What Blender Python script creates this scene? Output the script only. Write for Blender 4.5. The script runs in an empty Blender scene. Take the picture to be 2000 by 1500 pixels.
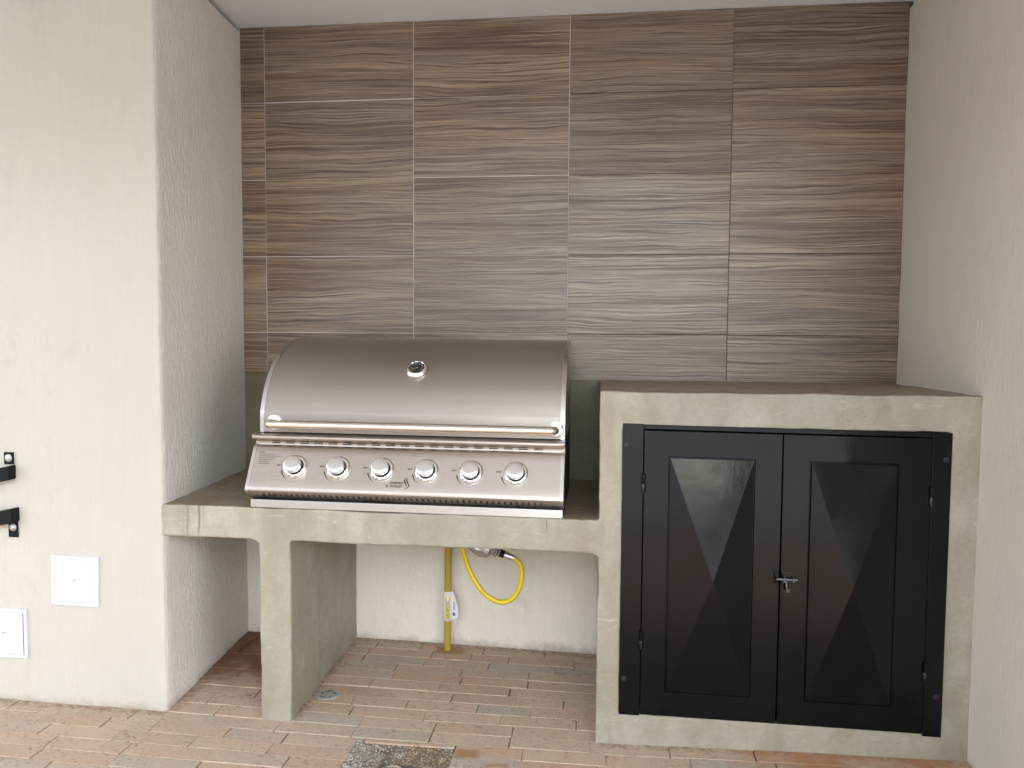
import bpy, bmesh, math, random
import numpy as np
from mathutils import Vector, Matrix

random.seed(7)
RNG = np.random.default_rng(11)
scene = bpy.context.scene
COL = scene.collection

# ------------------------------------------------------------------ camera
cam_d = bpy.data.cameras.new('camera')
cam = bpy.data.objects.new('camera', cam_d); COL.objects.link(cam)
R_ = Vector((0.99370233, 0.11185649, 0.00661909))
U_ = Vector((-0.0129697, 0.05614271, 0.99833851))
F_ = Vector((-0.11129903, 0.99213715, -0.05723988))
M = Matrix.Identity(4)
for i in range(3):
    M[i][0] = R_[i]; M[i][1] = U_[i]; M[i][2] = -F_[i]
M.translation = Vector((1.32493, -2.96116, 1.22211))
cam.matrix_world = M
cam_d.sensor_width = 36.0
cam_d.lens = 1496.48 / 2000 * 36
cam_d.clip_start = 0.05
cam_d.clip_end = 2000
scene.camera = cam

# ------------------------------------------------------------------ world, sun, exposure
SUN = Vector((0.36, -0.58, 0.73)).normalized()        # towards the sun
world = bpy.data.worlds.new('World'); scene.world = world
world.use_nodes = True
wn = world.node_tree; wn.nodes.clear()
sky = wn.nodes.new('ShaderNodeTexSky'); sky.sky_type = 'NISHITA'
sky.sun_disc = False
sky.sun_elevation = math.asin(SUN.z)
sky.sun_rotation = math.atan2(SUN.x, SUN.y)
sky.air_density = 1.0; sky.dust_density = 1.0; sky.ozone_density = 1.0
hs = wn.nodes.new('ShaderNodeHueSaturation'); hs.inputs['Saturation'].default_value = 0.48   # overcast: pale sky
bg = wn.nodes.new('ShaderNodeBackground'); bg.inputs['Strength'].default_value = 0.15
wo = wn.nodes.new('ShaderNodeOutputWorld')
wn.links.new(sky.outputs[0], hs.inputs['Color'])
wn.links.new(hs.outputs[0], bg.inputs['Color'])
wn.links.new(bg.outputs[0], wo.inputs['Surface'])

sun_d = bpy.data.lights.new('sun', 'SUN'); sun_d.energy = 0.8; sun_d.angle = math.radians(14)
sun_d.color = (1.0, 0.97, 0.93)
sun = bpy.data.objects.new('sun', sun_d); COL.objects.link(sun)
sun.rotation_euler = SUN.to_track_quat('Z', 'Y').to_euler()
sun.location = (3, -6, 6)

scene.view_settings.view_transform = 'Standard'
scene.view_settings.look = 'None'
scene.view_settings.gamma = 1.0
scene.view_settings.exposure = 2.65
scene.cycles.max_bounces = 6; scene.cycles.diffuse_bounces = 4; scene.cycles.caustics_reflective = False; scene.cycles.caustics_refractive = False; scene.cycles.glossy_bounces = 4; scene.cycles.transmission_bounces = 2

# ------------------------------------------------------------------ node helpers
def new_mat(name):
    m = bpy.data.materials.new(name); m.use_nodes = True
    nt = m.node_tree
    return m, nt, nt.nodes['Principled BSDF']

def node(nt, typ, props=None, **inp):
    n = nt.nodes.new(typ)
    for k, v in (props or {}).items(): setattr(n, k, v)
    for k, v in inp.items():
        s = n.inputs[int(k[1:])] if k[0] == 'i' and k[1:].isdigit() else n.inputs[k.replace('_', ' ')]
        if isinstance(v, bpy.types.NodeSocket): nt.links.new(v, s)
        else: s.default_value = v
    return n

def ramp(nt, fac, stops, interp='LINEAR'):
    r = node(nt, 'ShaderNodeValToRGB'); nt.links.new(fac, r.inputs[0])
    cr = r.color_ramp; cr.interpolation = interp
    while len(cr.elements) < len(stops): cr.elements.new(0.5)
    for e, (p, c) in zip(cr.elements, stops):
        e.position = p
        e.color = (c, c, c, 1) if isinstance(c, (int, float)) else (*c, 1)
    return r.outputs[0]

def mixc(nt, fac, a, b, mode='MIX'):
    n = nt.nodes.new('ShaderNodeMix'); n.data_type = 'RGBA'; n.blend_type = mode
    for s, v in ((n.inputs[0], fac), (n.inputs[6], a), (n.inputs[7], b)):
        if isinstance(v, bpy.types.NodeSocket): nt.links.new(v, s)
        elif isinstance(v, tuple): s.default_value = (*v, 1) if len(v) == 3 else v
        else: s.default_value = v
    return n.outputs[2]

def mth(nt, op, a, b=None, clamp=False):
    n = nt.nodes.new('ShaderNodeMath'); n.operation = op; n.use_clamp = clamp
    for s, v in ((n.inputs[0], a), (n.inputs[1], b)):
        if v is None: continue
        if isinstance(v, bpy.types.NodeSocket): nt.links.new(v, s)
        else: s.default_value = v
    return n.outputs[0]

def pos(nt, scale=(1, 1, 1), loc=(0, 0, 0), obj=False, rnd=False):
    if obj: src = node(nt, 'ShaderNodeTexCoord').outputs['Object']
    else: src = node(nt, 'ShaderNodeNewGeometry').outputs['Position']
    if rnd:
        oi = node(nt, 'ShaderNodeObjectInfo').outputs['Random']
        off = node(nt, 'ShaderNodeCombineXYZ', X=mth(nt, 'MULTIPLY', oi, 37.0), Y=mth(nt, 'MULTIPLY', oi, 91.0), Z=mth(nt, 'MULTIPLY', oi, 53.0)).outputs[0]
        a = nt.nodes.new('ShaderNodeVectorMath'); a.operation = 'ADD'
        nt.links.new(src, a.inputs[0]); nt.links.new(off, a.inputs[1]); src = a.outputs[0]
    mp = node(nt, 'ShaderNodeMapping', Vector=src, Scale=scale, Location=loc)
    return mp.outputs[0]

def noise(nt, vec, scale=5.0, detail=4.0, rough=0.5, dist=0.0):
    return node(nt, 'ShaderNodeTexNoise', Vector=vec, Scale=scale, Detail=detail, Roughness=rough, Distortion=dist).outputs[0]

def bump(nt, bs, h, strength, dist=0.002, prev=None):
    b = node(nt, 'ShaderNodeBump', Strength=strength, Distance=dist)
    nt.links.new(h, b.inputs['Height'])
    if prev is not None: nt.links.new(prev, b.inputs['Normal'])
    nt.links.new(b.outputs[0], bs.inputs['Normal'])
    return b.outputs[0]

_WOB = {}
def boxmask(nt, x0, x1, y0, y1, soft=0.08, wob=0.12, wscale=9.0):
    """soft-edged rectangle in floor coordinates, edges broken up by noise"""
    g = node(nt, 'ShaderNodeNewGeometry').outputs['Position']
    s = node(nt, 'ShaderNodeSeparateXYZ', Vector=g)
    key = (nt.as_pointer(), wscale if wscale < 12 else 16)
    if key not in _WOB: _WOB[key] = mth(nt, 'SUBTRACT', noise(nt, g, key[1], 4, 0.6), 0.5)
    n = mth(nt, 'MULTIPLY', _WOB[key], wob)
    def edge(v, a, b):
        m = node(nt, 'ShaderNodeMapRange', Value=mth(nt, 'ADD', v, n))
        m.interpolation_type = 'SMOOTHSTEP'
        m.inputs['From Min'].default_value = a; m.inputs['From Max'].default_value = b
        return m.outputs[0]
    a = mth(nt, 'MULTIPLY', edge(s.outputs[0], x0 - soft, x0 + soft), edge(s.outputs[0], x1 + soft, x1 - soft))
    b = mth(nt, 'MULTIPLY', edge(s.outputs[1], y0 - soft, y0 + soft), edge(s.outputs[1], y1 + soft, y1 - soft))
    return mth(nt, 'MULTIPLY', a, b)

def simple(name, col, rough=0.5, metal=0.0, spec=0.5, coat=0.0, nscale=0, nstr=0.1):
    m, nt, b = new_mat(name)
    b.inputs['Base Color'].default_value = (*col, 1)
    b.inputs['Roughness'].default_value = rough
    b.inputs['Metallic'].default_value = metal
    b.inputs['Specular IOR Level'].default_value = spec
    b.inputs['Coat Weight'].default_value = coat
    if nscale:
        n = noise(nt, pos(nt, obj=True), nscale, 4, 0.6)
        nt.links.new(mixc(nt, n, tuple(c * (1 - nstr) for c in col), tuple(min(1, c * (1 + nstr)) for c in col)), b.inputs['Base Color'])
        nt.links.new(ramp(nt, n, [(0.3, rough * 0.85), (0.7, min(1, rough * 1.15))]), b.inputs['Roughness'])
    return m

# ------------------------------------------------------------------ materials
def mat_plaster(name, col, relief, zfreq):
    m, nt, b = new_mat(name)
    p = pos(nt)
    big = noise(nt, p, 1.3, 3, 0.5)
    fine = noise(nt, p, 45, 4, 0.6)
    streak = noise(nt, pos(nt, (70, 70, 2.5)), 1.0, 3, 0.55)
    c = mixc(nt, ramp(nt, big, [(0.35, 0.0), (0.7, 1.0)]), tuple(x * 0.95 for x in col), tuple(min(1, x * 1.03) for x in col))
    c = mixc(nt, ramp(nt, streak, [(0.3, 0.10), (0.65, 0.0)]), c, tuple(x * 0.78 for x in col))
    pz = node(nt, 'ShaderNodeSeparateXYZ', Vector=p).outputs[2]
    foot = node(nt, 'ShaderNodeMapRange', Value=mth(nt, 'ADD', pz, mth(nt, 'MULTIPLY', mth(nt, 'SUBTRACT', noise(nt, p, 18, 5, 0.7), 0.5), 0.10)))
    foot.inputs['From Min'].default_value = 0.03; foot.inputs['From Max'].default_value = -0.005
    c = mixc(nt, mth(nt, 'MULTIPLY', foot.outputs[0], 0.55), c, (0.30, 0.235, 0.16))
    scuff = mth(nt, 'MULTIPLY', ramp(nt, noise(nt, p, 3.1, 3, 0.5), [(0.52, 0.0), (0.68, 1.0)]), ramp(nt, noise(nt, pos(nt, (1, 1, 0.5)), 26, 5, 0.7), [(0.50, 0.0), (0.70, 0.28)]))
    c = mixc(nt, scuff, c, tuple(x * 0.62 for x in col))
    specks = ramp(nt, noise(nt, p, 150, 2, 0.5), [(0.73, 0.0), (0.77, 0.25)])
    c = mixc(nt, specks, c, (0.22, 0.19, 0.15))
    nt.links.new(c, b.inputs['Base Color'])
    b.inputs['Roughness'].default_value = 0.72
    b.inputs['Specular IOR Level'].default_value = 0.3
    h1 = noise(nt, pos(nt, (1, 1, zfreq)), 95, 4, 0.62, 0.6)
    h1 = ramp(nt, h1, [(0.36, 0.0), (0.60, 1.0)])
    n1 = bump(nt, b, h1, relief, 0.003)
    bump(nt, b, noise(nt, p, 420, 3, 0.6), relief * 0.35, 0.001, n1)
    return m

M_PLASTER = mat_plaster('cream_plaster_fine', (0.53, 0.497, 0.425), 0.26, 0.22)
M_PLASTER_R = mat_plaster('cream_plaster_coarse_lit', (0.84, 0.80, 0.73), 0.75, 0.35)  # coarse return face, paint lightened to stand in for side light

def mat_concrete(name='smooth_cement_render', mul=(1, 1, 1)):
    m, nt, b = new_mat(name)
    p = pos(nt)
    n1 = noise(nt, p, 2.6, 6, 0.6, 0.8)
    n2 = noise(nt, pos(nt, (1, 1, 0.35)), 11, 5, 0.6, 0.4)
    n3 = noise(nt, p, 80, 4, 0.6)
    c = ramp(nt, n1, [(0.28, (0.275, 0.262, 0.215)), (0.5, (0.345, 0.335, 0.285)), (0.72, (0.42, 0.415, 0.365))])
    c = mixc(nt, ramp(nt, n2, [(0.36, 0.5), (0.56, 0.0)]), c, (0.25, 0.225, 0.17))
    c = mixc(nt, ramp(nt, n3, [(0.35, 0.2), (0.6, 0.0)]), c, (0.23, 0.21, 0.17))
    big = noise(nt, pos(nt, (0.8, 0.8, 1.0)), 1.7, 3, 0.55, 0.6)
    c = mixc(nt, ramp(nt, big, [(0.42, 0.0), (0.64, 0.6)]), c, mixc(nt, 1.0, c, (1.02, 0.95, 0.85), 'MULTIPLY'))
    sx = node(nt, 'ShaderNodeSeparateXYZ', Vector=p)
    wobx = mth(nt, 'MULTIPLY', mth(nt, 'SUBTRACT', noise(nt, p, 14, 3, 0.5), 0.5), 0.012)
    for (dx, w, zlo, a) in ((0.020, 0.0022, 0.58, 0.55), (0.058, 0.0030, 0.585, 0.75), (0.074, 0.0018, 0.60, 0.35), (1.176, 0.0018, 0.63, 0.6), (2.03, 0.0016, 0.975, 0.22)):
        dd = mth(nt, 'ABSOLUTE', mth(nt, 'SUBTRACT', mth(nt, 'ADD', sx.outputs[0], wobx), dx))
        ln = node(nt, 'ShaderNodeMapRange', Value=dd); ln.inputs['From Min'].default_value = w * 2.2; ln.inputs['From Max'].default_value = w * 0.4; ln.interpolation_type = 'SMOOTHSTEP'
        zz = node(nt, 'ShaderNodeMapRange', Value=sx.outputs[2]); zz.inputs['From Min'].default_value = zlo - 0.004; zz.inputs['From Max'].default_value = zlo + 0.03
        c = mixc(nt, mth(nt, 'MULTIPLY', mth(nt, 'MULTIPLY', ln.outputs[0], zz.outputs[0]), a), c, (0.15, 0.115, 0.07))
    # trowel smears, pale
    tr = noise(nt, pos(nt, (2.2, 2.2, 9)), 6, 5, 0.65, 1.2)
    c = mixc(nt, ramp(nt, tr, [(0.60, 0.0), (0.72, 0.4)]), c, (0.54, 0.52, 0.45))
    # sparse brown smudges
    sm = mth(nt, 'MULTIPLY', ramp(nt, noise(nt, p, 4.5, 3, 0.5), [(0.60, 0.0), (0.72, 1.0)]), ramp(nt, noise(nt, p, 22, 5, 0.6), [(0.5, 0.0), (0.75, 0.5)]))
    c = mixc(nt, sm, c, (0.19, 0.15, 0.10))
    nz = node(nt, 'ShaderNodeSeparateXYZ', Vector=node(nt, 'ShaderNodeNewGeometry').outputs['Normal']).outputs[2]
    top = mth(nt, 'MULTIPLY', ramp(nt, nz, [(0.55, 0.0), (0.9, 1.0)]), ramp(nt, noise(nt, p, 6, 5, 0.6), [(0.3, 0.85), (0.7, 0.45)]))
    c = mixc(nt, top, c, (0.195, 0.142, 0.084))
    # hairline vertical runs
    vr = ramp(nt, noise(nt, pos(nt, (26, 26, 0.9)), 1.0, 2, 0.4), [(0.735, 0.0), (0.75, 0.35)])
    c = mixc(nt, vr, c, (0.2, 0.17, 0.12))
    if mul != (1, 1, 1): c = mixc(nt, 1.0, c, mul, 'MULTIPLY')
    nt.links.new(c, b.inputs['Base Color'])
    nt.links.new(ramp(nt, n2, [(0.3, 0.42), (0.7, 0.62)]), b.inputs['Roughness'])
    b.inputs['Specular IOR Level'].default_value = 0.4
    q = bump(nt, b, tr, 0.10, 0.004)
    q = bump(nt, b, n3, 0.10, 0.002, q)
    pit = ramp(nt, noise(nt, p, 130, 2, 0.5), [(0.27, 0.0), (0.33, 1.0)])
    bump(nt, b, pit, 0.55, 0.003, q)
    return m
M_CONC = mat_concrete(mul=(1.0, 0.97, 0.905))
M_CONC_D = mat_concrete('shade_darkened_cement', (0.50, 0.46, 0.38))  # darker copy of the cement, shadow behind the grill put into its colour

def mat_tile():
    m, nt, b = new_mat('wood_print_porcelain')
    oi = node(nt, 'ShaderNodeObjectInfo').outputs['Random']
    v0 = pos(nt, (1, 1, 1), obj=True, rnd=True)
    # gentle warp so the grain wanders and forms cathedrals
    w1 = noise(nt, pos(nt, (1.6, 1, 9.0), obj=True, rnd=True), 1.0, 2, 0.5)
    w2 = noise(nt, pos(nt, (6.0, 1, 22.0), obj=True, rnd=True), 1.0, 2, 0.5)
    wz = mth(nt, 'ADD', mth(nt, 'MULTIPLY', mth(nt, 'SUBTRACT', w1, 0.5), 0.048), mth(nt, 'MULTIPLY', mth(nt, 'SUBTRACT', w2, 0.5), 0.013))
    woff = node(nt, 'ShaderNodeCombineXYZ', X=0.0, Y=0.0, Z=wz).outputs[0]
    wa = nt.nodes.new('ShaderNodeVectorMath'); wa.operation = 'ADD'
    nt.links.new(v0, wa.inputs[0]); nt.links.new(woff, wa.inputs[1])
    def vec(sx, sz): return node(nt, 'ShaderNodeMapping', Vector=wa.outputs[0], Scale=(sx, 1, sz)).outputs[0]
    board = noise(nt, vec(0.7, 17), 1.0, 2, 0.5)
    band = noise(nt, vec(1.1, 62), 1.0, 4, 0.62)
    grain = noise(nt, vec(1.9, 225), 1.0, 4, 0.68)
    fib = noise(nt, vec(6.0, 480), 1.0, 3, 0.6)
    c = ramp(nt, board, [(0.32, (0.150, 0.098, 0.066)), (0.43, (0.225, 0.162, 0.115)), (0.54, (0.245, 0.195, 0.150)), (0.68, (0.335, 0.268, 0.200))])
    c = mixc(nt, ramp(nt, band, [(0.35, 0.45), (0.48, 0.0)]), c, (0.105, 0.064, 0.041))
    c = mixc(nt, ramp(nt, band, [(0.54, 0.0), (0.70, 0.32)]), c, (0.44, 0.355, 0.262))
    c = mixc(nt, ramp(nt, grain, [(0.40, 0.95), (0.49, 0.0)]), c, (0.078, 0.046, 0.029))
    c = mixc(nt, ramp(nt, grain, [(0.54, 0.0), (0.66, 0.65)]), c, (0.54, 0.445, 0.335))
    c = mixc(nt, ramp(nt, fib, [(0.36, 0.35), (0.55, 0.0)]), c, (0.11, 0.076, 0.054))
    greyb = ramp(nt, noise(nt, vec(1.4, 11), 1.0, 2, 0.5), [(0.50, 0.0), (0.64, 0.8)])
    c = mixc(nt, greyb, c, mixc(nt, 1.0, c, (0.94, 1.0, 1.12), 'MULTIPLY'))
    tint = mixc(nt, oi, (0.76, 0.715, 0.655), (1.0, 0.93, 0.845))
    c = mixc(nt, 1.0, c, tint, 'MULTIPLY')
    nt.links.new(c, b.inputs['Base Color'])
    nt.links.new(ramp(nt, grain, [(0.35, 0.40), (0.65, 0.27)]), b.inputs['Roughness'])
    b.inputs['Specular IOR Level'].default_value = 0.75
    q = bump(nt, b, grain, 0.30, 0.0014)
    bump(nt, b, fib, 0.22, 0.0008, q)
    return m
M_TILE = mat_tile()
M_PLASTER_B = mat_plaster('cream_plaster_lit_copy', (0.81, 0.75, 0.64), 0.6, 0.35)  # same cream paint, lightened in place of light under the bench
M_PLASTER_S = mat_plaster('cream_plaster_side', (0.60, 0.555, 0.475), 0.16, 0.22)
M_GROUT = simple('pale_grout', (0.58, 0.55, 0.53), 0.8, nscale=60, nstr=0.25)
M_GROUT_D = simple('brown_grout', (0.075, 0.05, 0.042), 0.85, nscale=60, nstr=0.3)
M_CEIL = simple('white_ceiling_paint', (0.82, 0.86, 0.92), 0.7, nscale=3, nstr=0.02)

def mat_brick():
    m, nt, b = new_mat('fired_clay_paver')
    oi = node(nt, 'ShaderNodeObjectInfo').outputs['Random']
    p = pos(nt)
    pr = pos(nt, obj=True, rnd=True)
    c = ramp(nt, oi, [(0.0, (0.45, 0.335, 0.245)), (0.25, (0.475, 0.365, 0.275)), (0.5, (0.50, 0.395, 0.30)), (0.75, (0.46, 0.375, 0.295)), (0.93, (0.425, 0.375, 0.30)), (1.0, (0.40, 0.375, 0.315))])
    blot = noise(nt, pr, 9, 5, 0.6, 0.5)
    c = mixc(nt, ramp(nt, blot, [(0.45, 0.0), (0.7, 0.55)]), c, (0.40, 0.345, 0.29))
    c = mixc(nt, ramp(nt, blot, [(0.25, 0.5), (0.45, 0.0)]), c, (0.47, 0.315, 0.225))
    fine = noise(nt, pr, 130, 4, 0.65)
    c = mixc(nt, ramp(nt, fine, [(0.30, 0.45), (0.48, 0.0)]), c, (0.27, 0.185, 0.13))
    # dark pits and grime flecks
    fl = mth(nt, 'MULTIPLY', ramp(nt, noise(nt, pos(nt, (1, 1.6, 1)), 75, 4, 0.7), [(0.56, 0.0), (0.65, 0.8)]), ramp(nt, noise(nt, p, 7, 3, 0.6), [(0.38, 0.0), (0.58, 1.0)]))
    c = mixc(nt, fl, c, (0.12, 0.09, 0.065))
    # dirt gathered along the foot of the walls
    for (x0, x1, y0, y1) in ((-3.0, -0.06, -0.69, -0.655), (-0.1, 1.34, -0.03, 0.02), (0.355, 0.378, -0.66, 0.0), (-0.11, -0.03, -0.66, 0.0), (1.33, 2.42, -0.685, -0.65)):
        dm = mth(nt, 'MULTIPLY', boxmask(nt, x0, x1, y0, y1, 0.012, 0.05, 30), ramp(nt, noise(nt, p, 55, 5, 0.7), [(0.42, 0.0), (0.60, 0.6)]))
        c = mixc(nt, dm, c, (0.10, 0.072, 0.048))
    # rusty damp corner left of the support leg, part of its dark is painted shade
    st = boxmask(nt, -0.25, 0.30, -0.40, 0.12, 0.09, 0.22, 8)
    rust_shade = ramp(nt, noise(nt, p, 12, 5, 0.65), [(0.3, (0.10, 0.048, 0.022)), (0.55, (0.19, 0.095, 0.045)), (0.75, (0.33, 0.20, 0.11))])
    c = mixc(nt, mth(nt, 'MULTIPLY', st, 0.9), c, rust_shade)
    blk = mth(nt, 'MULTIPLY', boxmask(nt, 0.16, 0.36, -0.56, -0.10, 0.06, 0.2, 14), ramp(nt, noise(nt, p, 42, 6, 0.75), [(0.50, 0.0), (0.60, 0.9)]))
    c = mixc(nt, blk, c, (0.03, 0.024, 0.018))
    # ochre stains by the drain and along the cabinet foot
    for (x0, x1, y0, y1) in ((0.915, 0.985, -0.800, -0.752), (1.02, 1.085, -0.836, -0.818), (0.70, 0.82, -0.09, -0.03)):
        o = boxmask(nt, x0, x1, y0, y1, 0.012, 0.05, 16)
        c = mixc(nt, mth(nt, 'MULTIPLY', o, 0.8), c, (0.30, 0.165, 0.06))
    o = mth(nt, 'MULTIPLY', boxmask(nt, 1.75, 2.5, -0.80, -0.55, 0.07, 0.25, 7), ramp(nt, noise(nt, p, 9, 4, 0.6), [(0.35, 0.1), (0.65, 0.85)]))
    c = mixc(nt, o, c, (0.36, 0.17, 0.075))
    c = mixc(nt, 1.0, c, (0.99, 0.94, 0.89), 'MULTIPLY')
    nt.links.new(c, b.inputs['Base Color'])
    b.inputs['Roughness'].default_value = 0.78
    b.inputs['Specular IOR Level'].default_value = 0.3
    q = bump(nt, b, noise(nt, pr, 28, 5, 0.65, 0.6), 0.55, 0.004)
    bump(nt, b, fine, 0.25, 0.0015, q)
    return m
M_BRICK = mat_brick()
M_SAND = simple('dirty_joint_sand', (0.16, 0.12, 0.09), 0.95, nscale=50, nstr=0.5)

def mat_steel(name, col, rough, sx=1.5, sz=420, bs=0.12, rvar=0.08):
    m, nt, b = new_mat(name)
    b.inputs['Base Color'].default_value = (*col, 1)
    b.inputs['Metallic'].default_value = 1.0
    n = noise(nt, pos(nt, (sx, sz, sz), obj=True), 1.0, 3, 0.6)
    big = noise(nt, pos(nt, (2.0, 3.0, 3.0), obj=True), 1.0, 3, 0.5)
    r = mth(nt, 'ADD', ramp(nt, n, [(0.3, rough - rvar / 2), (0.7, rough + rvar / 2)]), mth(nt, 'MULTIPLY', mth(nt, 'SUBTRACT', big, 0.5), 0.20))
    nt.links.new(r, b.inputs['Roughness'])
    bump(nt, b, n, bs, 0.0004)
    tg = node(nt, 'ShaderNodeTangent', {'direction_type': 'RADIAL', 'axis': 'X'})
    nt.links.new(tg.outputs[0], b.inputs['Tangent']); b.inputs['Anisotropic'].default_value = 0.82
    return m
M_STEEL = mat_steel('brushed_stainless_steel', (0.36, 0.318, 0.28), 0.38, sx=2.5, sz=900, bs=0.04, rvar=0.04)
M_STEEL_P = mat_steel('brushed_stainless_panel', (0.46, 0.405, 0.355), 0.27, sx=3, sz=1400, bs=0.015, rvar=0.02)
M_STEEL2 = mat_steel('satin_stainless_edge', (0.52, 0.50, 0.475), 0.27, sx=3, sz=1400, bs=0.005, rvar=0.02)
M_CHROME = simple('polished_chrome', (0.80, 0.80, 0.80), 0.06, 1.0, nscale=20, nstr=0.02)
M_CHROME_S = simple('satin_chrome_face', (0.70, 0.68, 0.66), 0.13, 1.0, nscale=20, nstr=0.02)
M_HANDLE = simple('polished_steel_tube', (0.74, 0.69, 0.61), 0.12, 1.0, nscale=8, nstr=0.05)
M_BLACKIN = simple('black_enamel_firebox', (0.012, 0.012, 0.012), 0.45)
M_INK = simple('black_print', (0.02, 0.017, 0.015), 0.5)
M_RED = simple('red_mark', (0.45, 0.03, 0.03), 0.5)
M_DIAL = simple('black_dial', (0.015, 0.013, 0.012), 0.25, spec=0.6)
M_NEEDLE = simple('orange_needle', (0.55, 0.22, 0.12), 0.5)
M_DIALW = simple('white_dial_print', (0.5, 0.48, 0.45), 0.5)

def mat_blackpaint():
    m, nt, b = new_mat('brushed_on_black_gloss_paint')
    n = noise(nt, pos(nt, (40, 40, 3)), 1.0, 4, 0.6, 0.4)
    d = noise(nt, pos(nt), 7, 4, 0.6)
    c = mixc(nt, ramp(nt, d, [(0.4, 0.0), (0.75, 1.0)]), (0.0015, 0.0015, 0.0022), (0.003, 0.003, 0.0042))
    sc = ramp(nt, noise(nt, pos(nt, (60, 60, 60)), 1.0, 3, 0.6), [(0.76, 0.0), (0.80, 0.35)])
    c = mixc(nt, sc, c, (0.09, 0.09, 0.095))
    nt.links.new(c, b.inputs['Base Color'])
    nt.links.new(ramp(nt, d, [(0.32, 0.10), (0.68, 0.22)]), b.inputs['Roughness'])
    b.inputs['Specular IOR Level'].default_value = 0.30
    q = bump(nt, b, n, 0.06, 0.002)
    q = bump(nt, b, noise(nt, pos(nt), 5, 3, 0.5), 0.22, 0.006, q)
    bump(nt, b, noise(nt, pos(nt), 160, 3, 0.6), 0.06, 0.001, q)
    return m
M_BLACK = mat_blackpaint()
M_BLACKM = simple('matt_black_metal', (0.004, 0.004, 0.0045), 0.5, spec=0.2, nscale=30, nstr=0.2)
M_BOLT = simple('zinc_bolt', (0.62, 0.62, 0.62), 0.3, 1.0, nscale=90, nstr=0.15)
M_BOLTD = simple('worn_dark_bolt', (0.13, 0.13, 0.15), 0.35, 1.0, nscale=90, nstr=0.3)
M_SCREW = simple('black_painted_screw', (0.012, 0.012, 0.014), 0.4, spec=0.4)
M_GAP = simple('dark_gap', (0.004, 0.004, 0.004), 0.9)
M_PIPE = simple('mustard_yellow_pipe_paint', (0.42, 0.31, 0.035), 0.42, nscale=14, nstr=0.10)

def mat_hose():
    m, nt, b = new_mat('yellow_gas_hose_rubber')
    n = noise(nt, pos(nt, obj=True), 40, 4, 0.6)
    c = mixc(nt, ramp(nt, n, [(0.45, 0.0), (0.75, 0.35)]), (0.72, 0.52, 0.008), (0.55, 0.37, 0.006))
    dots = ramp(nt, noise(nt, pos(nt, (1, 1, 1), obj=True), 210, 2, 0.5), [(0.66, 0.0), (0.70, 0.6)])
    c = mixc(nt, dots, c, (0.16, 0.09, 0.01))
    nt.links.new(c, b.inputs['Base Color']); b.inputs['Roughness'].default_value = 0.4
    return m
M_HOSE = mat_hose()
M_FOIL = simple('crumpled_aluminium', (0.52, 0.51, 0.52), 0.36, 0.9, nscale=35, nstr=0.2)
M_WHITE = simple('white_plastic', (0.60, 0.60, 0.615), 0.42, nscale=20, nstr=0.02)
M_WHITE2 = simple('white_sticker_paper', (0.80, 0.79, 0.80), 0.35)
M_YELLOW = simple('yellow_sticker_print', (0.78, 0.60, 0.015), 0.4)
M_BLUE = simple('blue_sticker_print', (0.03, 0.13, 0.34), 0.4)
M_GREYP = simple('grey_plastic_cover', (0.30, 0.30, 0.29), 0.5, nscale=40, nstr=0.25)
M_DRAINP = simple('dark_drain_frame', (0.13, 0.12, 0.105), 0.6, 0.3, nscale=60, nstr=0.35)

def mat_aggregate():
    m, nt, b = new_mat('washed_pebble_mortar')
    p = pos(nt)
    c = ramp(nt, noise(nt, p, 160, 3, 0.6), [(0.3, (0.10, 0.085, 0.06)), (0.5, (0.26, 0.235, 0.19)), (0.7, (0.46, 0.44, 0.40))])
    wet = boxmask(nt, 0.74, 1.2, -1.3, -0.5, 0.04, 0.15, 12)
    c = mixc(nt, mth(nt, 'MULTIPLY', wet, 0.75), c, mixc(nt, 1.0, c, (0.58, 0.47, 0.30), 'MULTIPLY'))
    nt.links.new(c, b.inputs['Base Color']); b.inputs['Roughness'].default_value = 0.7
    bump(nt, b, noise(nt, p, 190, 4, 0.6), 0.8, 0.004)
    return m
M_AGG = mat_aggregate()
def mat_pebble():
    m, nt, b = new_mat('mixed_pebbles')
    p = pos(nt)
    vor = node(nt, 'ShaderNodeTexVoronoi', Vector=p, Scale=110.0)
    s = node(nt, 'ShaderNodeSeparateColor', Color=vor.outputs['Color'])
    c = ramp(nt, s.outputs[0], [(0.0, (0.16, 0.12, 0.07)), (0.35, (0.33, 0.26, 0.16)), (0.7, (0.52, 0.45, 0.33)), (1.0, (0.66, 0.62, 0.54))])
    wet = boxmask(nt, 0.74, 1.2, -1.3, -0.5, 0.04, 0.15, 12)
    c = mixc(nt, wet, mixc(nt, 0.6, c, (0.45, 0.45, 0.45)), mixc(nt, 1.0, c, (0.70, 0.64, 0.50), 'MULTIPLY'))
    nt.links.new(c, b.inputs['Base Color']); b.inputs['Roughness'].default_value = 0.5
    return m
M_PEB = mat_pebble()
def mat_ground():
    m, nt, b = new_mat('pale_concrete_paving')
    n = noise(nt, pos(nt), 0.5, 6, 0.6)
    nt.links.new(ramp(nt, n, [(0.3, (0.37, 0.365, 0.355)), (0.7, (0.48, 0.475, 0.46))]), b.inputs['Base Color'])
    b.inputs['Roughness'].default_value = 0.85
    return m
M_GROUND = mat_ground()
M_FACADE = simple('tan_facade_render', (0.36, 0.29, 0.21), 0.8, nscale=2, nstr=0.1)
M_ROOFT = simple('clay_roof', (0.25, 0.12, 0.07), 0.8, nscale=6, nstr=0.2)
M_GLASS = simple('dark_window_glass', (0.02, 0.025, 0.03), 0.08, spec=0.6)

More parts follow.
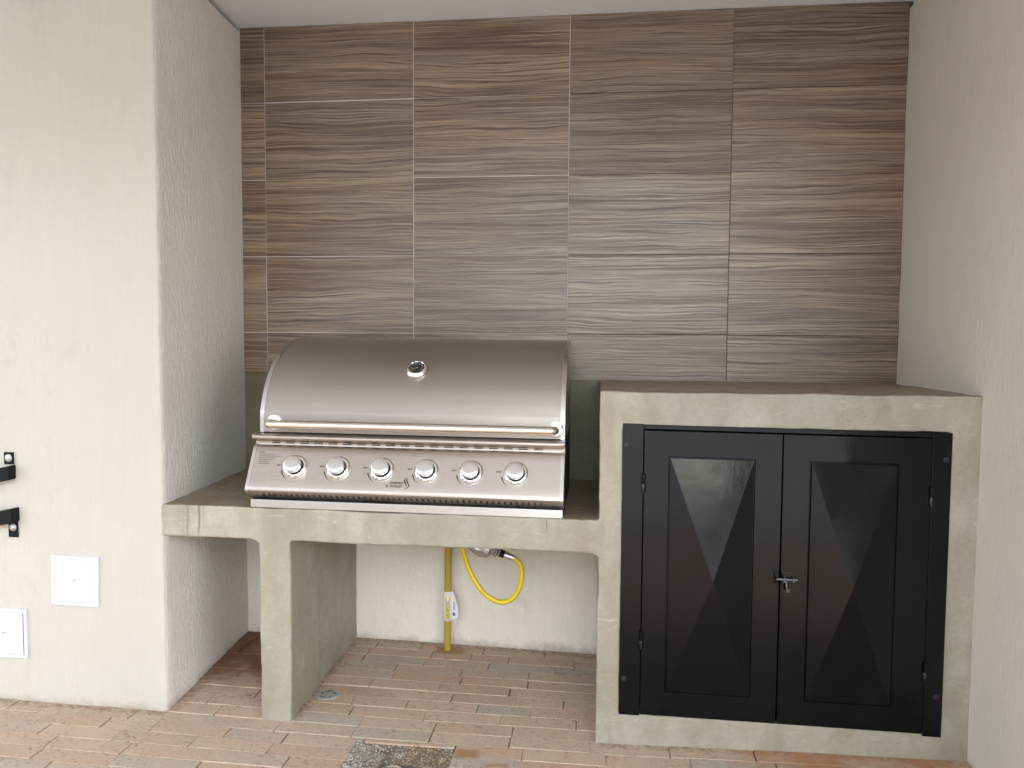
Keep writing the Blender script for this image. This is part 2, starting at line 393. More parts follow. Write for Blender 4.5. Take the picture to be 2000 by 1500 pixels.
# ------------------------------------------------------------------ mesh helpers
ORG = {}
def root(name, loc, label=None, cat=None, group=None, kind=None):
    o = bpy.data.objects.new(name, None); COL.objects.link(o)
    o.empty_display_size = 0.1
    o.location = loc; ORG[o] = Vector(loc)
    tag(o, label, cat, group, kind)
    return o
def tag(o, label=None, cat=None, group=None, kind=None):
    for k, v in (('label', label), ('category', cat), ('group', group), ('kind', kind)):
        if v: o[k] = v
    return o
def link(name, me, mat, parent=None, origin=None):
    """mesh in world coordinates -> object, relative to its parent's origin"""
    o = bpy.data.objects.new(name, me); COL.objects.link(o)
    if mat is not None:
        me.materials.clear(); me.materials.append(mat)
    po = ORG[parent] if parent is not None else Vector((0, 0, 0))
    org = Vector(origin) if origin is not None else (po if parent is not None else Vector((0, 0, 0)))
    me.transform(Matrix.Translation(-org))
    if parent is not None: o.parent = parent
    o.location = org - po
    ORG[o] = org
    return o
def done(bm, name, smooth=False, ang=35):
    bmesh.ops.recalc_face_normals(bm, faces=bm.faces[:])
    me = bpy.data.meshes.new(name); bm.to_mesh(me); bm.free()
    if smooth:
        me.polygons.foreach_set('use_smooth', [True] * len(me.polygons))
        me.set_sharp_from_angle(angle=math.radians(ang))
    return me
def box_bm(x0, x1, y0, y1, z0, z1, bev=0.0, seg=2, bm=None):
    b2 = bmesh.new()
    bmesh.ops.create_cube(b2, size=1.0)
    for v in b2.verts:
        v.co = Vector(((x0 + x1) / 2 + v.co.x * (x1 - x0), (y0 + y1) / 2 + v.co.y * (y1 - y0), (z0 + z1) / 2 + v.co.z * (z1 - z0)))
    if bev: bmesh.ops.bevel(b2, geom=b2.edges[:], offset=bev, segments=seg, profile=0.5, affect='EDGES')
    if bm is None: return b2
    me = bpy.data.meshes.new('tmp'); b2.to_mesh(me); b2.free(); bm.from_mesh(me); bpy.data.meshes.remove(me)
    return bm
def box(name, x0, x1, y0, y1, z0, z1, mat, parent=None, bev=0.0, seg=2, origin=None):
    return link(name, done(box_bm(x0, x1, y0, y1, z0, z1, bev, seg), name), mat, parent, origin)
def extrude_x(prof, x0, x1, bm=None, flip=False):
    """closed (y,z) profile swept along x"""
    bm = bm or bmesh.new()
    a = [bm.verts.new((x0, y, z)) for y, z in prof]; c = [bm.verts.new((x1, y, z)) for y, z in prof]
    n = len(prof)
    for i in range(n): bm.faces.new((a[i], a[(i + 1) % n], c[(i + 1) % n], c[i]))
    bm.faces.new(a[::-1]); bm.faces.new(c)
    return bm
def lathe(prof, n=32, mtx=None, bm=None):
    """(r, h) profile turned about local Z"""
    bm = bm or bmesh.new(); rings = []; new = []
    for r, h in prof:
        if r < 1e-6: vs = [bm.verts.new((0, 0, h))]
        else: vs = [bm.verts.new((r * math.cos(2 * math.pi * k / n), r * math.sin(2 * math.pi * k / n), h)) for k in range(n)]
        rings.append(vs); new += vs
    for a, c in zip(rings, rings[1:]):
        for k in range(n):
            k2 = (k + 1) % n
            if len(a) == 1 and len(c) == 1: continue
            if len(a) == 1: bm.faces.new((a[0], c[k], c[k2]))
            elif len(c) == 1: bm.faces.new((a[k], c[0], a[k2]))
            else: bm.faces.new((a[k], c[k], c[k2], a[k2]))
    if mtx is not None: bmesh.ops.transform(bm, matrix=mtx, verts=new)
    return bm
def tube(pts, r, n=12, bm=None, cap=True):
    bm = bm or bmesh.new(); pts = [Vector(p) for p in pts]; rings = []
    up = None
    for i, p in enumerate(pts):
        t = (pts[min(i + 1, len(pts) - 1)] - pts[max(i - 1, 0)]).normalized()
        if up is None: up = t.orthogonal().normalized()
        up = (up - t * up.dot(t)).normalized(); s = t.cross(up)
        rr = r[i] if isinstance(r, (list, tuple)) else r
        rings.append([bm.verts.new(p + up * rr * math.cos(2 * math.pi * k / n) + s * rr * math.sin(2 * math.pi * k / n)) for k in range(n)])
    for a, c in zip(rings, rings[1:]):
        for k in range(n): bm.faces.new((a[k], a[(k + 1) % n], c[(k + 1) % n], c[k]))
    if cap: bm.faces.new(rings[0][::-1]); bm.faces.new(rings[-1])
    return bm
def spline(pts, per=8):
    pts = [Vector(p) for p in pts]; out = []
    P = [pts[0] * 2 - pts[1]] + pts + [pts[-1] * 2 - pts[-2]]
    for i in range(1, len(P) - 2):
        a, b_, c, d = P[i - 1], P[i], P[i + 1], P[i + 2]
        for k in range(per):
            t = k / per
            out.append(0.5 * ((2 * b_) + (c - a) * t + (2 * a - 5 * b_ + 4 * c - d) * t * t + (-a + 3 * b_ - 3 * c + d) * t ** 3))
    out.append(pts[-1]); return out
def frame(o, ex, ey, n):
    m = Matrix.Identity(4)
    for i in range(3): m[i][0] = ex[i]; m[i][1] = ey[i]; m[i][2] = n[i]; m[i][3] = o[i]
    return m
def text_mesh(s, size, mtx, shear=0.0, align='LEFT', depth=0.0002, sx=1.0, bold=0.0):
    cu = bpy.data.curves.new('txt', 'FONT'); cu.body = s; cu.size = size; cu.shear = shear; cu.align_x = align
    cu.extrude = depth; cu.resolution_u = 2; cu.offset = bold
    o = bpy.data.objects.new('txt', cu); COL.objects.link(o)
    dg = bpy.context.evaluated_depsgraph_get()
    me = bpy.data.meshes.new_from_object(o.evaluated_get(dg))
    bpy.data.objects.remove(o); bpy.data.curves.remove(cu)
    me.transform(mtx @ Matrix.Diagonal((sx, 1, 1, 1)))
    return me
def poly_bm(pts2, mtx, thick=0.0004, bm=None):
    """flat outline (x,y) in a local frame, given a little thickness"""
    bm = bm or bmesh.new()
    a = [bm.verts.new(mtx @ Vector((x, y, 0))) for x, y in pts2]
    c = [bm.verts.new(mtx @ Vector((x, y, thick))) for x, y in pts2]
    n = len(a)
    bm.faces.new(a[::-1]); bm.faces.new(c)
    for i in range(n): bm.faces.new((a[i], a[(i + 1) % n], c[(i + 1) % n], c[i]))
    return bm

# numpy value noise for real surface unevenness
_H = RNG.random(4096)
def vnoise(P, s):
    Q = P * s + 100.0; I = np.floor(Q).astype(np.int64); f = Q - I; f = f * f * (3 - 2 * f); out = 0
    for dx in (0, 1):
        for dy in (0, 1):
            for dz in (0, 1):
                h = _H[((I[:, 0] + dx) * 73 + (I[:, 1] + dy) * 179 + (I[:, 2] + dz) * 283) % 4096]
                w = (f[:, 0] if dx else 1 - f[:, 0]) * (f[:, 1] if dy else 1 - f[:, 1]) * (f[:, 2] if dz else 1 - f[:, 2])
                out = out + h * w
    return out - 0.5
def roughen(me, terms):
    n = len(me.vertices); P = np.empty(n * 3); me.vertices.foreach_get('co', P); P = P.reshape(-1, 3); D = np.zeros_like(P)
    for amp, s in terms:
        for k in range(3): D[:, k] += 2 * amp * vnoise(P + 7.7 * k, s)
    me.vertices.foreach_set('co', (P + D).ravel()); me.update()

# ------------------------------------------------------------------ dimensions (metres; back wall face y=0)
FY = -0.66            # front plane of bench, cabinet and pillar
XL0, XL1 = -0.061, -0.101
XR = 2.412
HB, HB0, HC = 0.6835, 0.580, 1.0712
XC = 1.3334
CEIL = 2.446
def interp(x, pts): return float(np.interp(x, [p[0] for p in pts], [p[1] for p in pts]))
def zf(x, y):
    fr = interp(x, [(-3, .012), (-0.7, .011), (-.06, .004), (.3, -.004), (.75, -.009), (1.33, -.009), (2.4, .006), (4, .012)])
    bk = interp(x, [(-.2, .013), (.4, .012), (1.33, -.007)])
    t = min(1, max(0, (y - FY) / -FY))
    f = fr * (1 - t) + bk * t
    if y < -1.0: f *= max(0, 1 - (-1.0 - y) / 1.5)
    return f

# ================================================================== STRUCTURE
# ground to the horizon
bm = bmesh.new(); bmesh.ops.create_grid(bm, x_segments=1, y_segments=1, size=600)
for v in bm.verts: v.co.z = -0.075
tag(link('ground', done(bm, 'ground'), M_GROUND), kind='structure')

# floor bed and clay pavers
floor = root('floor', (0.8, -0.5, 0), kind='structure')
bm = bmesh.new()
xs = np.linspace(-3.2, 4.6, 79); ys = np.linspace(-3.6, 0.05, 74)
grid = [[bm.verts.new((x, y, zf(x, y) - 0.0055)) for x in xs] for y in ys]
for j in range(len(ys) - 1):
    for i in range(len(xs) - 1):
        cx, cy = (xs[i] + xs[i + 1]) / 2, (ys[j] + ys[j + 1]) / 2
        bm.faces.new((grid[j][i], grid[j][i + 1], grid[j + 1][i + 1], grid[j + 1][i]))
link('sand_bed', done(bm, 'sand_bed', True), M_SAND, floor)

PITCH, LEN = 0.065, 0.2465
def brick_verts(bm, x0, x1, y0, y1, rnd, g=0.0010):
    x0 += g * rnd.uniform(0.3, 1.8); x1 -= g * rnd.uniform(0.3, 1.8); y0 += g * rnd.uniform(0.1, 1.2); y1 -= g * rnd.uniform(0.1, 1.2)
    dz = rnd.uniform(-0.0020, 0.0018); tx = rnd.uniform(-.004, .004); ty = rnd.uniform(-.010, .010)
    b2 = box_bm(x0, x1, y0, y1, -0.045, 0.0, 0.0022, 2)
    cx, cy = (x0 + x1) / 2, (y0 + y1) / 2
    L = x1 - x0
    ph = rnd.uniform(0, 50)
    for v in b2.verts:
        top = v.co.z > -0.02
        v.co.z += zf(v.co.x, v.co.y) + dz + (v.co.x - cx) * tx + (v.co.y - cy) * ty
        v.co.x += 0.0016 * math.sin(ph + v.co.y * 90); v.co.y += 0.0014 * math.sin(ph * 2 + v.co.x * 31)
    return b2
DRAIN = (0.606, 0.910, -1.05, -0.745)
rnd = random.Random(5)
far = bmesh.new(); nb = 0
row = 0; ytop = 0.055
while ytop > -3.4:
    y1 = ytop; y0 = ytop - PITCH; yc = (y0 + y1) / 2
    ytop -= PITCH; row += 1
    x = -3.1 - rnd.uniform(0, LEN) * 0.3 - (LEN * 0.5 if row % 2 else 0) + rnd.uniform(-0.05, 0.05)
    while x < 4.5:
        x0, x1 = x, x + LEN * (rnd.uniform(0.97, 1.02) if rnd.random() < 0.8 else rnd.uniform(0.55, 0.9)); x = x1
        spans = [(x0, x1)]
        slivers = []
        if yc > FY:                                   # inside the recess only
            lim = (XL1 + (XL0 - XL1) * (yc / FY) - 0.006, XC + 0.02)
            spans = [(max(x0, lim[0]), min(x1, lim[1]))]
        elif y1 > DRAIN[2] and yc < DRAIN[3]:                 # leave the drain patch free
            spans = [(x0, min(x1, DRAIN[0])), (max(x0, DRAIN[1]), x1)]
            if y1 > DRAIN[3]: slivers = [(max(x0, DRAIN[0]), min(x1, DRAIN[1]))]
        elif yc > -1.84 and x1 > XR:
            spans = [(x0, min(x1, XR + 0.01))]
        for k_, (a, c) in enumerate(spans + slivers):
            if c - a < 0.018: continue
            b2 = brick_verts(bm, a, c, y0 if k_ < len(spans) else DRAIN[3], min(y1, 0.006), rnd)
            near = y1 > -1.16 and -0.85 < (a + c) / 2 < 2.75
            if near and nb < 298:
                ce = ((a + c) / 2, yc, zf((a + c) / 2, yc))
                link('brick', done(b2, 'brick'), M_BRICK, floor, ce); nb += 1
            else:
                me = bpy.data.meshes.new('t'); b2.to_mesh(me); b2.free(); far.from_mesh(me); bpy.data.meshes.remove(me)
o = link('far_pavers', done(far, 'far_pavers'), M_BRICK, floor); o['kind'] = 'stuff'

# ceiling / roof slab over the alcove
ROOF_Y = -3.7
tag(box('ceiling', -3.1, 4.6, ROOF_Y, 0.25, CEIL, CEIL + 0.22, M_CEIL, bev=0.004), kind='structure')

# plastered walls: closed footprint swept upwards with uneven skin
def swept_wall(profile, z0, z1, dz, amp):
    bm = bmesh.new(); zs = np.arange(z0, z1 + 1e-6, dz); rings = []
    for z in zs: rings.append([bm.verts.new((x, y, z)) for x, y in profile])
    n = len(profile)
    for a, c in zip(rings, rings[1:]):
        for k in range(n): bm.faces.new((a[k], a[(k + 1) % n], c[(k + 1) % n], c[k]))
    bm.faces.new(rings[0][::-1]); bm.faces.new(rings[-1])
    me = done(bm, 'wall', True, 60); roughen(me, amp); return me
def arc(cx, cy, r, a0, a1, n=5):
    return [(cx + r * math.cos(math.radians(a0 + (a1 - a0) * k / n)), cy + r * math.sin(math.radians(a0 + (a1 - a0) * k / n))) for k in range(n + 1)]
prof = [(x, FY) for x in np.linspace(-3.0, -0.9, 8)] + [(x, FY) for x in np.linspace(-0.88, XL0 - 0.02, 44)]
prof += arc(XL0 - 0.008, FY + 0.008, 0.008, -90, 0, 4)
prof += [(XL0 + (XL1 - XL0) * t, FY + 0.02 + (0.03 - FY - 0.02) * t) for t in np.linspace(0, 1, 34)]
prof += [(-3.0, 0.03)]
wl = root('plaster_wall', (-1.2, FY, 0), 'cream stucco pillar wall carrying the white access hatches', 'wall')
me = swept_wall(prof, -0.03, CEIL - 0.002, 0.015, [(0.0020, 7), (0.0013, 26), (0.0009, 64)])
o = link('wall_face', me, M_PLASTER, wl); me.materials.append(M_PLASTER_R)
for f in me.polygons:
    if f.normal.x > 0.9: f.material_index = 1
prof = [(3.0, 0.03), (XR + 0.008, 0.03)] + [(XR + 0.008 - 0.012 * t, 0.03 - t * 0.72) for t in np.linspace(0.02, 1, 36)]
prof += [(XR - 0.004, y) for y in np.linspace(-0.72, -1.1, 16)] + [(XR - 0.004, y) for y in np.linspace(-1.2, -1.82, 7)]
prof += arc(XR + 0.004, -1.842, 0.008, 180, 270, 4) + [(3.0, -1.85)]
wr = root('plaster_wall', (2.7, -0.8, 0), 'plain cream stucco side wall the cement cabinet is built against', 'wall')
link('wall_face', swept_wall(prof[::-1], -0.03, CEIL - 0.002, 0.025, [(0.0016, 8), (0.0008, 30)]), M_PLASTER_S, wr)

# back wall: plaster below, cement splashback, wood-look tiles above
bw = root('tiled_back_wall', (1.15, 0.1, 0), 'alcove back wall clad in brown wood look tiles above cement', 'wall')
def panel(name, x0, x1, z0, z1, y, mat, step, amp, thick=0.12):
    bm = bmesh.new(); X = np.linspace(x0, x1, max(2, int((x1 - x0) / step) + 1)); Z = np.linspace(z0, z1, max(2, int((z1 - z0) / step) + 1))
    g = [[bm.verts.new((x, y, z)) for x in X] for z in Z]
    for j in range(len(Z) - 1):
        for i in range(len(X) - 1): bm.faces.new((g[j][i], g[j][i + 1], g[j + 1][i + 1], g[j + 1][i]))
    me = done(bm, name, True); roughen(me, amp)
    bm = bmesh.new(); bm.from_mesh(me)
    ret = bmesh.ops.extrude_face_region(bm, geom=bm.faces[:])
    for v in [e for e in ret['geom'] if isinstance(e, bmesh.types.BMVert)]: v.co.y = y + thick
    return link(name, done(bm, name, True, 50), mat, bw)
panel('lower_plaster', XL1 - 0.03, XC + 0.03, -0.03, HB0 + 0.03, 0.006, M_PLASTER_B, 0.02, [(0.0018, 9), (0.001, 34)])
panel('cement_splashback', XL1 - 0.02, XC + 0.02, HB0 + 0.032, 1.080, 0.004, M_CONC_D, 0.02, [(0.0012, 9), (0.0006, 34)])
PW, PH, ZR = 0.602, 0.302, 1.2465
cols = [XL1 + 0.001, 0.0, PW, 2 * PW, 3 * PW, XR + 0.007]
rows = [1.0735, ZR, ZR + PH, ZR + 2 * PH, ZR + 3 * PH, CEIL - 0.001]
box('grout', XL1 - 0.02, 1.2065, 0.0012, 0.012, 1.081, CEIL - 0.003, M_GROUT, bw)
box('grout', 1.2070, XR + 0.02, 0.0012, 0.012, 1.081, CEIL - 0.003, M_GROUT_D, bw)
box('backing', XL1 - 0.1, XR + 0.1, 0.129, 0.24, -0.05, CEIL - 0.004, M_CONC, bw)
box('backing_behind_cabinet', XC + 0.035, XR + 0.02, 0.014, 0.128, -0.03, 1.0805, M_CONC, bw)
trnd = random.Random(3)
for i in range(5):
    for j in range(5):
        g = 0.0010
        x0, x1, z0, z1 = cols[i] + g, cols[i + 1] - g, rows[j] + g * 1.15, rows[j + 1] - g * 1.15
        if j == 0 and i == 0: z0 = 1.0775
        if j == 0 and i >= 3: z0 = 1.0690
        dx, dz, dy = trnd.uniform(-.0006, .0006), trnd.uniform(-.0007, .0007), trnd.uniform(-.0006, .0004)
        if i == 0: dx = abs(dx)
        box('tile', x0 + dx, x1 + dx, dy, 0.010, z0 + dz, z1 + dz, M_TILE, bw, 0.0006, 1, ((x0 + x1) / 2, 0.005, (z0 + z1) / 2))

# ================================================================== CEMENT COUNTER WITH CABINET
ct = root('cement_counter', (1.1, -0.33, 0), 'grey cement bench and cabinet with black double metal doors', 'counter')
bm = bmesh.new()
for b_ in ((XL0 - 0.006, XC + 0.05, FY, 0.03, HB0, HB), (0.259, 0.362, FY, 0.03, -0.03, HB0 + 0.05),
           (XC, 1.4025, FY, 0.03, -0.03, HC), (2.330, XR + 0.03, FY, 0.03, -0.03, HC),
           (XC, XR + 0.03, FY, 0.03, 0.968, HC), (XC, XR + 0.03, FY, 0.03, -0.03, 0.086),
           (XC, XR + 0.03, FY + 0.075, 0.03, -0.03, HC)):
    box_bm(*b_, bm=bm)
# small fillets where slab meets the leg and the cabinet
for (xa, xb, zz) in ((XC + 0.01, XC - 0.026, 0.010), (0.262, 0.236, 0.006)):
    p2 = [(xa, HB0 + 0.02), (xb, HB0 + 0.02), (xb, HB0 + 0.001), (xa - (0.01 if xb < xa else 0), HB0 - zz), (xa, HB0 - zz)]
    fb = bmesh.new()
    a = [fb.verts.new((x, FY, z)) for x, z in p2]; c = [fb.verts.new((x, 0.0, z)) for x, z in p2]
    fb.faces.new(a); fb.faces.new(c[::-1])
    for i in range(5): fb.faces.new((a[i], c[i], c[(i + 1) % 5], a[(i + 1) % 5]))
    bmesh.ops.recalc_face_normals(fb, faces=fb.faces[:])
    me = bpy.data.meshes.new('t'); fb.to_mesh(me); fb.free(); bm.from_mesh(me); bpy.data.meshes.remove(me)
me = bpy.data.meshes.new('mass'); bm.to_mesh(me); bm.free()
tmp = bpy.data.objects.new('tmp', me); COL.objects.link(tmp)
md = tmp.modifiers.new('r', 'REMESH'); md.mode = 'VOXEL'; md.voxel_size = 0.0046; md.use_smooth_shade = True
ms = tmp.modifiers.new('s', 'SMOOTH'); ms.iterations = 1; ms.factor = 0.5
dg = bpy.context.evaluated_depsgraph_get()
mass = bpy.data.meshes.new_from_object(tmp.evaluated_get(dg))
bpy.data.objects.remove(tmp); bpy.data.meshes.remove(me)
n = len(mass.vertices); P = np.empty(n * 3); mass.vertices.foreach_get('co', P); P = P.reshape(-1, 3)
bench = (P[:, 0] < XC + 0.02) & (P[:, 2] > 0.3) & (P[:, 2] < 0.8)
P[:, 2] -= np.where(bench, 0.0050 * (P[:, 0] - 0.65), 0)          # the slab was not cast quite level
P[:, 0] += np.clip((0.10 - P[:, 0]) / 0.16, 0, 1) * (XL1 - XL0 - 0.006) * np.clip((P[:, 1] - FY) / -FY, 0, 1)   # end follows the skewed wall
mass.vertices.foreach_set('co', P.ravel()); mass.update()
roughen(mass, [(0.0019, 6), (0.0015, 21), (0.0008, 60)])
def split(me, keep):
    bm = bmesh.new(); bm.from_mesh(me); bm.faces.ensure_lookup_table()
    bmesh.ops.delete(bm, geom=[f for f in bm.faces if not keep(f.calc_center_median())], context='FACES')
    for f in bm.faces: f.smooth = True
    m2 = bpy.data.meshes.new('p'); bm.to_mesh(m2); bm.free(); return m2
link('bench_slab', split(mass, lambda c: c.x < XC + 0.0 and c.z > HB0 - 0.0125 or c.x < XC and c.x > 0.5), M_CONC, ct)
link('support_leg', split(mass, lambda c: c.x <= 0.5 and c.z <= HB0 - 0.0125), M_CONC, ct)
link('cabinet_body', split(mass, lambda c: c.x >= XC), M_CONC, ct)

# --- black steel doors
SH = lambda x: -0.0105 * (x - 1.86)          # hung slightly out of level
def dbox(name, x0, x1, y0, y1, z0, z1, mat, parent, bev=0.0015):
    bm = box_bm(x0, x1, y0, y1, z0, z1, bev, 2)
    for v in bm.verts: v.co.z += SH(v.co.x)
    return link(name, done(bm, name), mat, parent)
fr = dbox('door_frame', 1.4035, 2.3300, FY + 0.045, FY + 0.070, 0.084, 0.969, M_GAP, ct)
dbox('frame_post', 1.4012, 1.4630, FY - 0.0030, FY + 0.042, 0.080, 0.9715, M_BLACK, fr)
dbox('frame_post', 2.2800, 2.3325, FY - 0.0030, FY + 0.042, 0.078, 0.9705, M_BLACK, fr)
dbox('frame_head', 1.4632, 2.2798, FY - 0.0015, FY + 0.040, 0.9560, 0.9700, M_BLACK, fr)
def screw(x, z, parent, y=FY - 0.003, r=0.007, mat=None):
    m = frame((x, y, z + SH(x)), (1, 0, 0), (0, 0, 1), (0, -1, 0))
    bm = lathe([(r * 1.25, 0), (r * 1.25, 0.0015), (r * 0.9, 0.002), (r * 0.75, 0.0045), (r * 0.3, 0.0055), (0, 0.005)], 14, m)
    link('screw', done(bm, 'screw', True), mat or M_SCREW, parent)
for x, z in ((1.4120, 0.905), (1.4145, 0.192), (2.3180, 0.893), (2.3140, 0.198)): screw(x, z, fr)

def make_door(x0, x1, px0, px1, ax, label):
    z0, z1 = 0.0850, 0.9530
    pz0, pz1, az = 0.1630, 0.8745, 0.5160
    bm = bmesh.new(); y = FY - 0.0045; e = 0.004
    def ring(a0, a1, b0, b1, yy): return [bm.verts.new((X, yy, Z)) for X, Z in ((a0, b0), (a1, b0), (a1, b1), (a0, b1))]
    back = ring(x0, x1, z0, z1, FY + 0.030)
    out0 = ring(x0, x1, z0, z1, y + 0.0015); out = ring(x0 + .0015, x1 - .0015, z0 + .0015, z1 - .0015, y)
    # border dips very slightly towards the pressed panel
    r1 = ring(px0 - 0.003, px1 + 0.003, pz0 - 0.003, pz1 + 0.003, y + 0.0008)
    r2 = ring(px0 - 0.001, px1 + 0.001, pz0 - 0.001, pz1 + 0.001, y + 0.0045)
    for a, c in ((back, out0), (out0, out), (out, r1), (r1, r2)):
        for k in range(4): bm.faces.new((a[k], a[(k + 1) % 4], c[(k + 1) % 4], c[k]))
    bm.faces.new(back); bm.faces.new(r2)
    for v in bm.verts: v.co.z += SH(v.co.x)
    d = link('door', done(bm, 'door'), M_BLACK, ct)
    if label: d['label'] = label
    bm = bmesh.new()
    base = ring2 = [bm.verts.new((X, y + 0.004, Z)) for X, Z in ((px0 + .001, pz0 + .001), (px1 - .001, pz0 + .001), (px1 - .001, pz1 - .001), (px0 + .001, pz1 - .001))]
    lip = [bm.verts.new((X, y - 0.0045, Z)) for X, Z in ((px0 + .002, pz0 + .002), (px1 - .002, pz0 + .002), (px1 - .002, pz1 - .002), (px0 + .002, pz1 - .002))]
    ap = bm.verts.new((ax, y - 0.0390, az))
    for k in range(4):
        bm.faces.new((base[k], base[(k + 1) % 4], lip[(k + 1) % 4], lip[k])); bm.faces.new((lip[k], lip[(k + 1) % 4], ap))
    for v in bm.verts: v.co.z += SH(v.co.x)
    link('diamond_panel', done(bm, 'diamond_panel'), M_BLACK, d)
    return d
dl = make_door(1.4655, 1.8640, 1.5400, 1.7855, 1.668, None)
dr = make_door(1.8675, 2.2785, 1.9450, 2.1865, 2.060, None)
def hinge(x, z, d):
    m = Matrix.Translation((x, FY - 0.008, z + SH(x)))
    bm = lathe([(0, -.028), (0.0062, -.028), (0.0062, -.001), (0.0055, 0), (0.0062, .001), (0.0062, .028), (0.004, .030), (0, .030)], 14, m)
    box_bm(x - 0.010, x + 0.010, FY - 0.005, FY + 0.002, z - 0.022 + SH(x), z + 0.022 + SH(x), 0.001, 1, bm)
    link('hinge', done(bm, 'hinge', True), M_BLACK, d)
for x, z, d in ((1.4645, 0.793, dl), (1.4645, 0.316, dl), (2.2790, 0.785, dr), (2.2790, 0.272, dr)): hinge(x, z, d)
# sliding bolt with hasp
sb = dbox('slide_bolt', 1.8700, 1.9080, FY - 0.0085, FY - 0.0040, 0.505, 0.548, M_BLACK, ct, 0.001)
bm = tube([(1.852, FY - 0.015, 0.5265), (1.9135, FY - 0.015, 0.5255)], 0.0042, 12)
for x in (1.876, 1.902): box_bm(x - 0.003, x + 0.003, FY - 0.022, FY - 0.006, 0.5185, 0.5340, 0.001, 1, bm)
link('rod', done(bm, 'rod', True), M_BOLTD, sb)
bm = box_bm(1.8470, 1.8610, FY - 0.0075, FY - 0.0040, 0.508, 0.546, 0.001, 1)
box_bm(1.8500, 1.8580, FY - 0.021, FY - 0.007, 0.5330, 0.5370, 0.0008, 1, bm); box_bm(1.8500, 1.8580, FY - 0.021, FY - 0.007, 0.5150, 0.5190, 0.0008, 1, bm)
link('keeper', done(bm, 'keeper'), M_BLACK, sb)
bm = tube([(1.882, FY - 0.014, 0.522), (1.881, FY - 0.020, 0.508), (1.884, FY - 0.021, 0.494), (1.891, FY - 0.021, 0.492)], 0.0032, 8)
box_bm(1.8800, 1.8925, FY - 0.023, FY - 0.015, 0.4895, 0.4985, 0.0015, 1, bm)
link('bolt_handle', done(bm, 'bolt_handle', True), M_BOLTD, sb)
for x, z in ((1.9030, 0.5455), (1.9060, 0.5100)): screw(x, z + 0.0005, sb, FY - 0.0085, 0.0022)

# ================================================================== BARBECUE
gr = root('barbecue_grill', (0.727, -0.40, HB), 'stainless steel six burner built in gas grill on the cement bench', 'grill')
hood_pts = [(-.610, .9205), (-.6095, .950), (-.6085, .983), (-.593, 1.0255), (-.568, 1.0735), (-.527, 1.1220), (-.477, 1.160), (-.421, 1.189), (-.363, 1.210), (-.3075, 1.2205), (-.250, 1.2235), (-.195, 1.215), (-.150, 1.190), (-.128, 1.140)]
hs_ = [(v.x, v.y) for v in spline([(a, b_, 0) for a, b_ in hood_pts[2:]], 6)]
hood_prof = hood_pts[:2] + hs_ + [(-.120, .9205)]
def offset_prof(prof, d):
    cy = sum(p[0] for p in prof) / len(prof); cz = sum(p[1] for p in prof) / len(prof); out = []
    n = len(prof)
    for i in range(n):
        a, c = prof[i - 1], prof[(i + 1) % n]
        t = Vector((c[0] - a[0], c[1] - a[1])).normalized(); nn = Vector((-t.y, t.x))
        if nn.dot(Vector((prof[i][0] - cy, prof[i][1] - cz))) < 0: nn = -nn
        out.append((prof[i][0] + nn.x * d, prof[i][1] + nn.y * d))
    return out
HX0, HX1 = 0.2445, 1.2250
hood = link('hood', done(extrude_x(hood_prof, HX0 + 0.006, HX1 - 0.006), 'hood', True, 30), M_STEEL, gr)
tp = offset_prof(hood_prof, 0.0022)
for a, c in ((HX0, HX0 + 0.014), (HX1 - 0.014, HX1)):
    bm = extrude_x(tp, a, c)
    bmesh.ops.bevel(bm, geom=[e for e in bm.edges if abs(e.verts[0].co.x - e.verts[1].co.x) < 1e-6], offset=0.0012, segments=2, affect='EDGES')
    link('end_trim', done(bm, 'end_trim', True, 30), M_STEEL2, hood)
# handle: bent tube with rosettes
hz, hy = 0.9510, -0.664
hp = [(0.292, -.606, hz), (0.292, -.640, hz), (0.2945, -.655, hz), (0.303, -.6625, hz), (0.320, hy, hz)]
hp += [(x, hy, hz) for x in np.linspace(0.36, 1.15, 8)] + [(1.168, hy, hz), (1.185, -.6625, hz), (1.1935, -.655, hz), (1.196, -.640, hz), (1.196, -.606, hz)]
hd = link('handle', done(tube(spline(hp, 4), 0.0134, 20), 'handle', True, 60), M_HANDLE, gr)
for x in (0.292, 1.196):
    m = frame((x, -.6085, hz), (1, 0, 0), (0, 0, 1), (0, -1, 0))
    link('rosette', done(lathe([(0.0255, 0), (0.0255, .003), (0.0235, .0055), (0.0195, .0065), (0.0185, .0045), (0.0165, .0045), (0.0155, .009), (0.0128, .010)], 36, m), 'rosette', True), M_CHROME, hd)
# thermometer
ti = min(range(len(hood_prof) - 2), key=lambda i: abs(hood_prof[i][1] - 1.122) + (hood_prof[i][0] > -.3))
a, c = hood_prof[ti - 1], hood_prof[ti + 1]
t_ = Vector((0, c[0] - a[0], c[1] - a[1])).normalized(); n_ = Vector((0, -t_.z, t_.y))
tm = frame(Vector((0.7405, hood_prof[ti][0], hood_prof[ti][1])) + n_ * -0.001, Vector((1, 0, 0)) * 1.08, t_ * 1.08, n_)
th = link('thermometer', done(lathe([(0.0345, 0), (0.0350, 0.004), (0.0330, 0.010), (0.0280, 0.0155), (0.0245, 0.0165), (0.0232, 0.0150), (0.0230, 0.0120), (0.0, 0.0120)], 40, tm), 'thermometer', True), M_CHROME, gr)
link('dial', done(lathe([(0.0229, 0.0121), (0.0229, 0.0126), (0, 0.0126)], 36, tm), 'dial'), M_DIAL, th)
bm = bmesh.new()
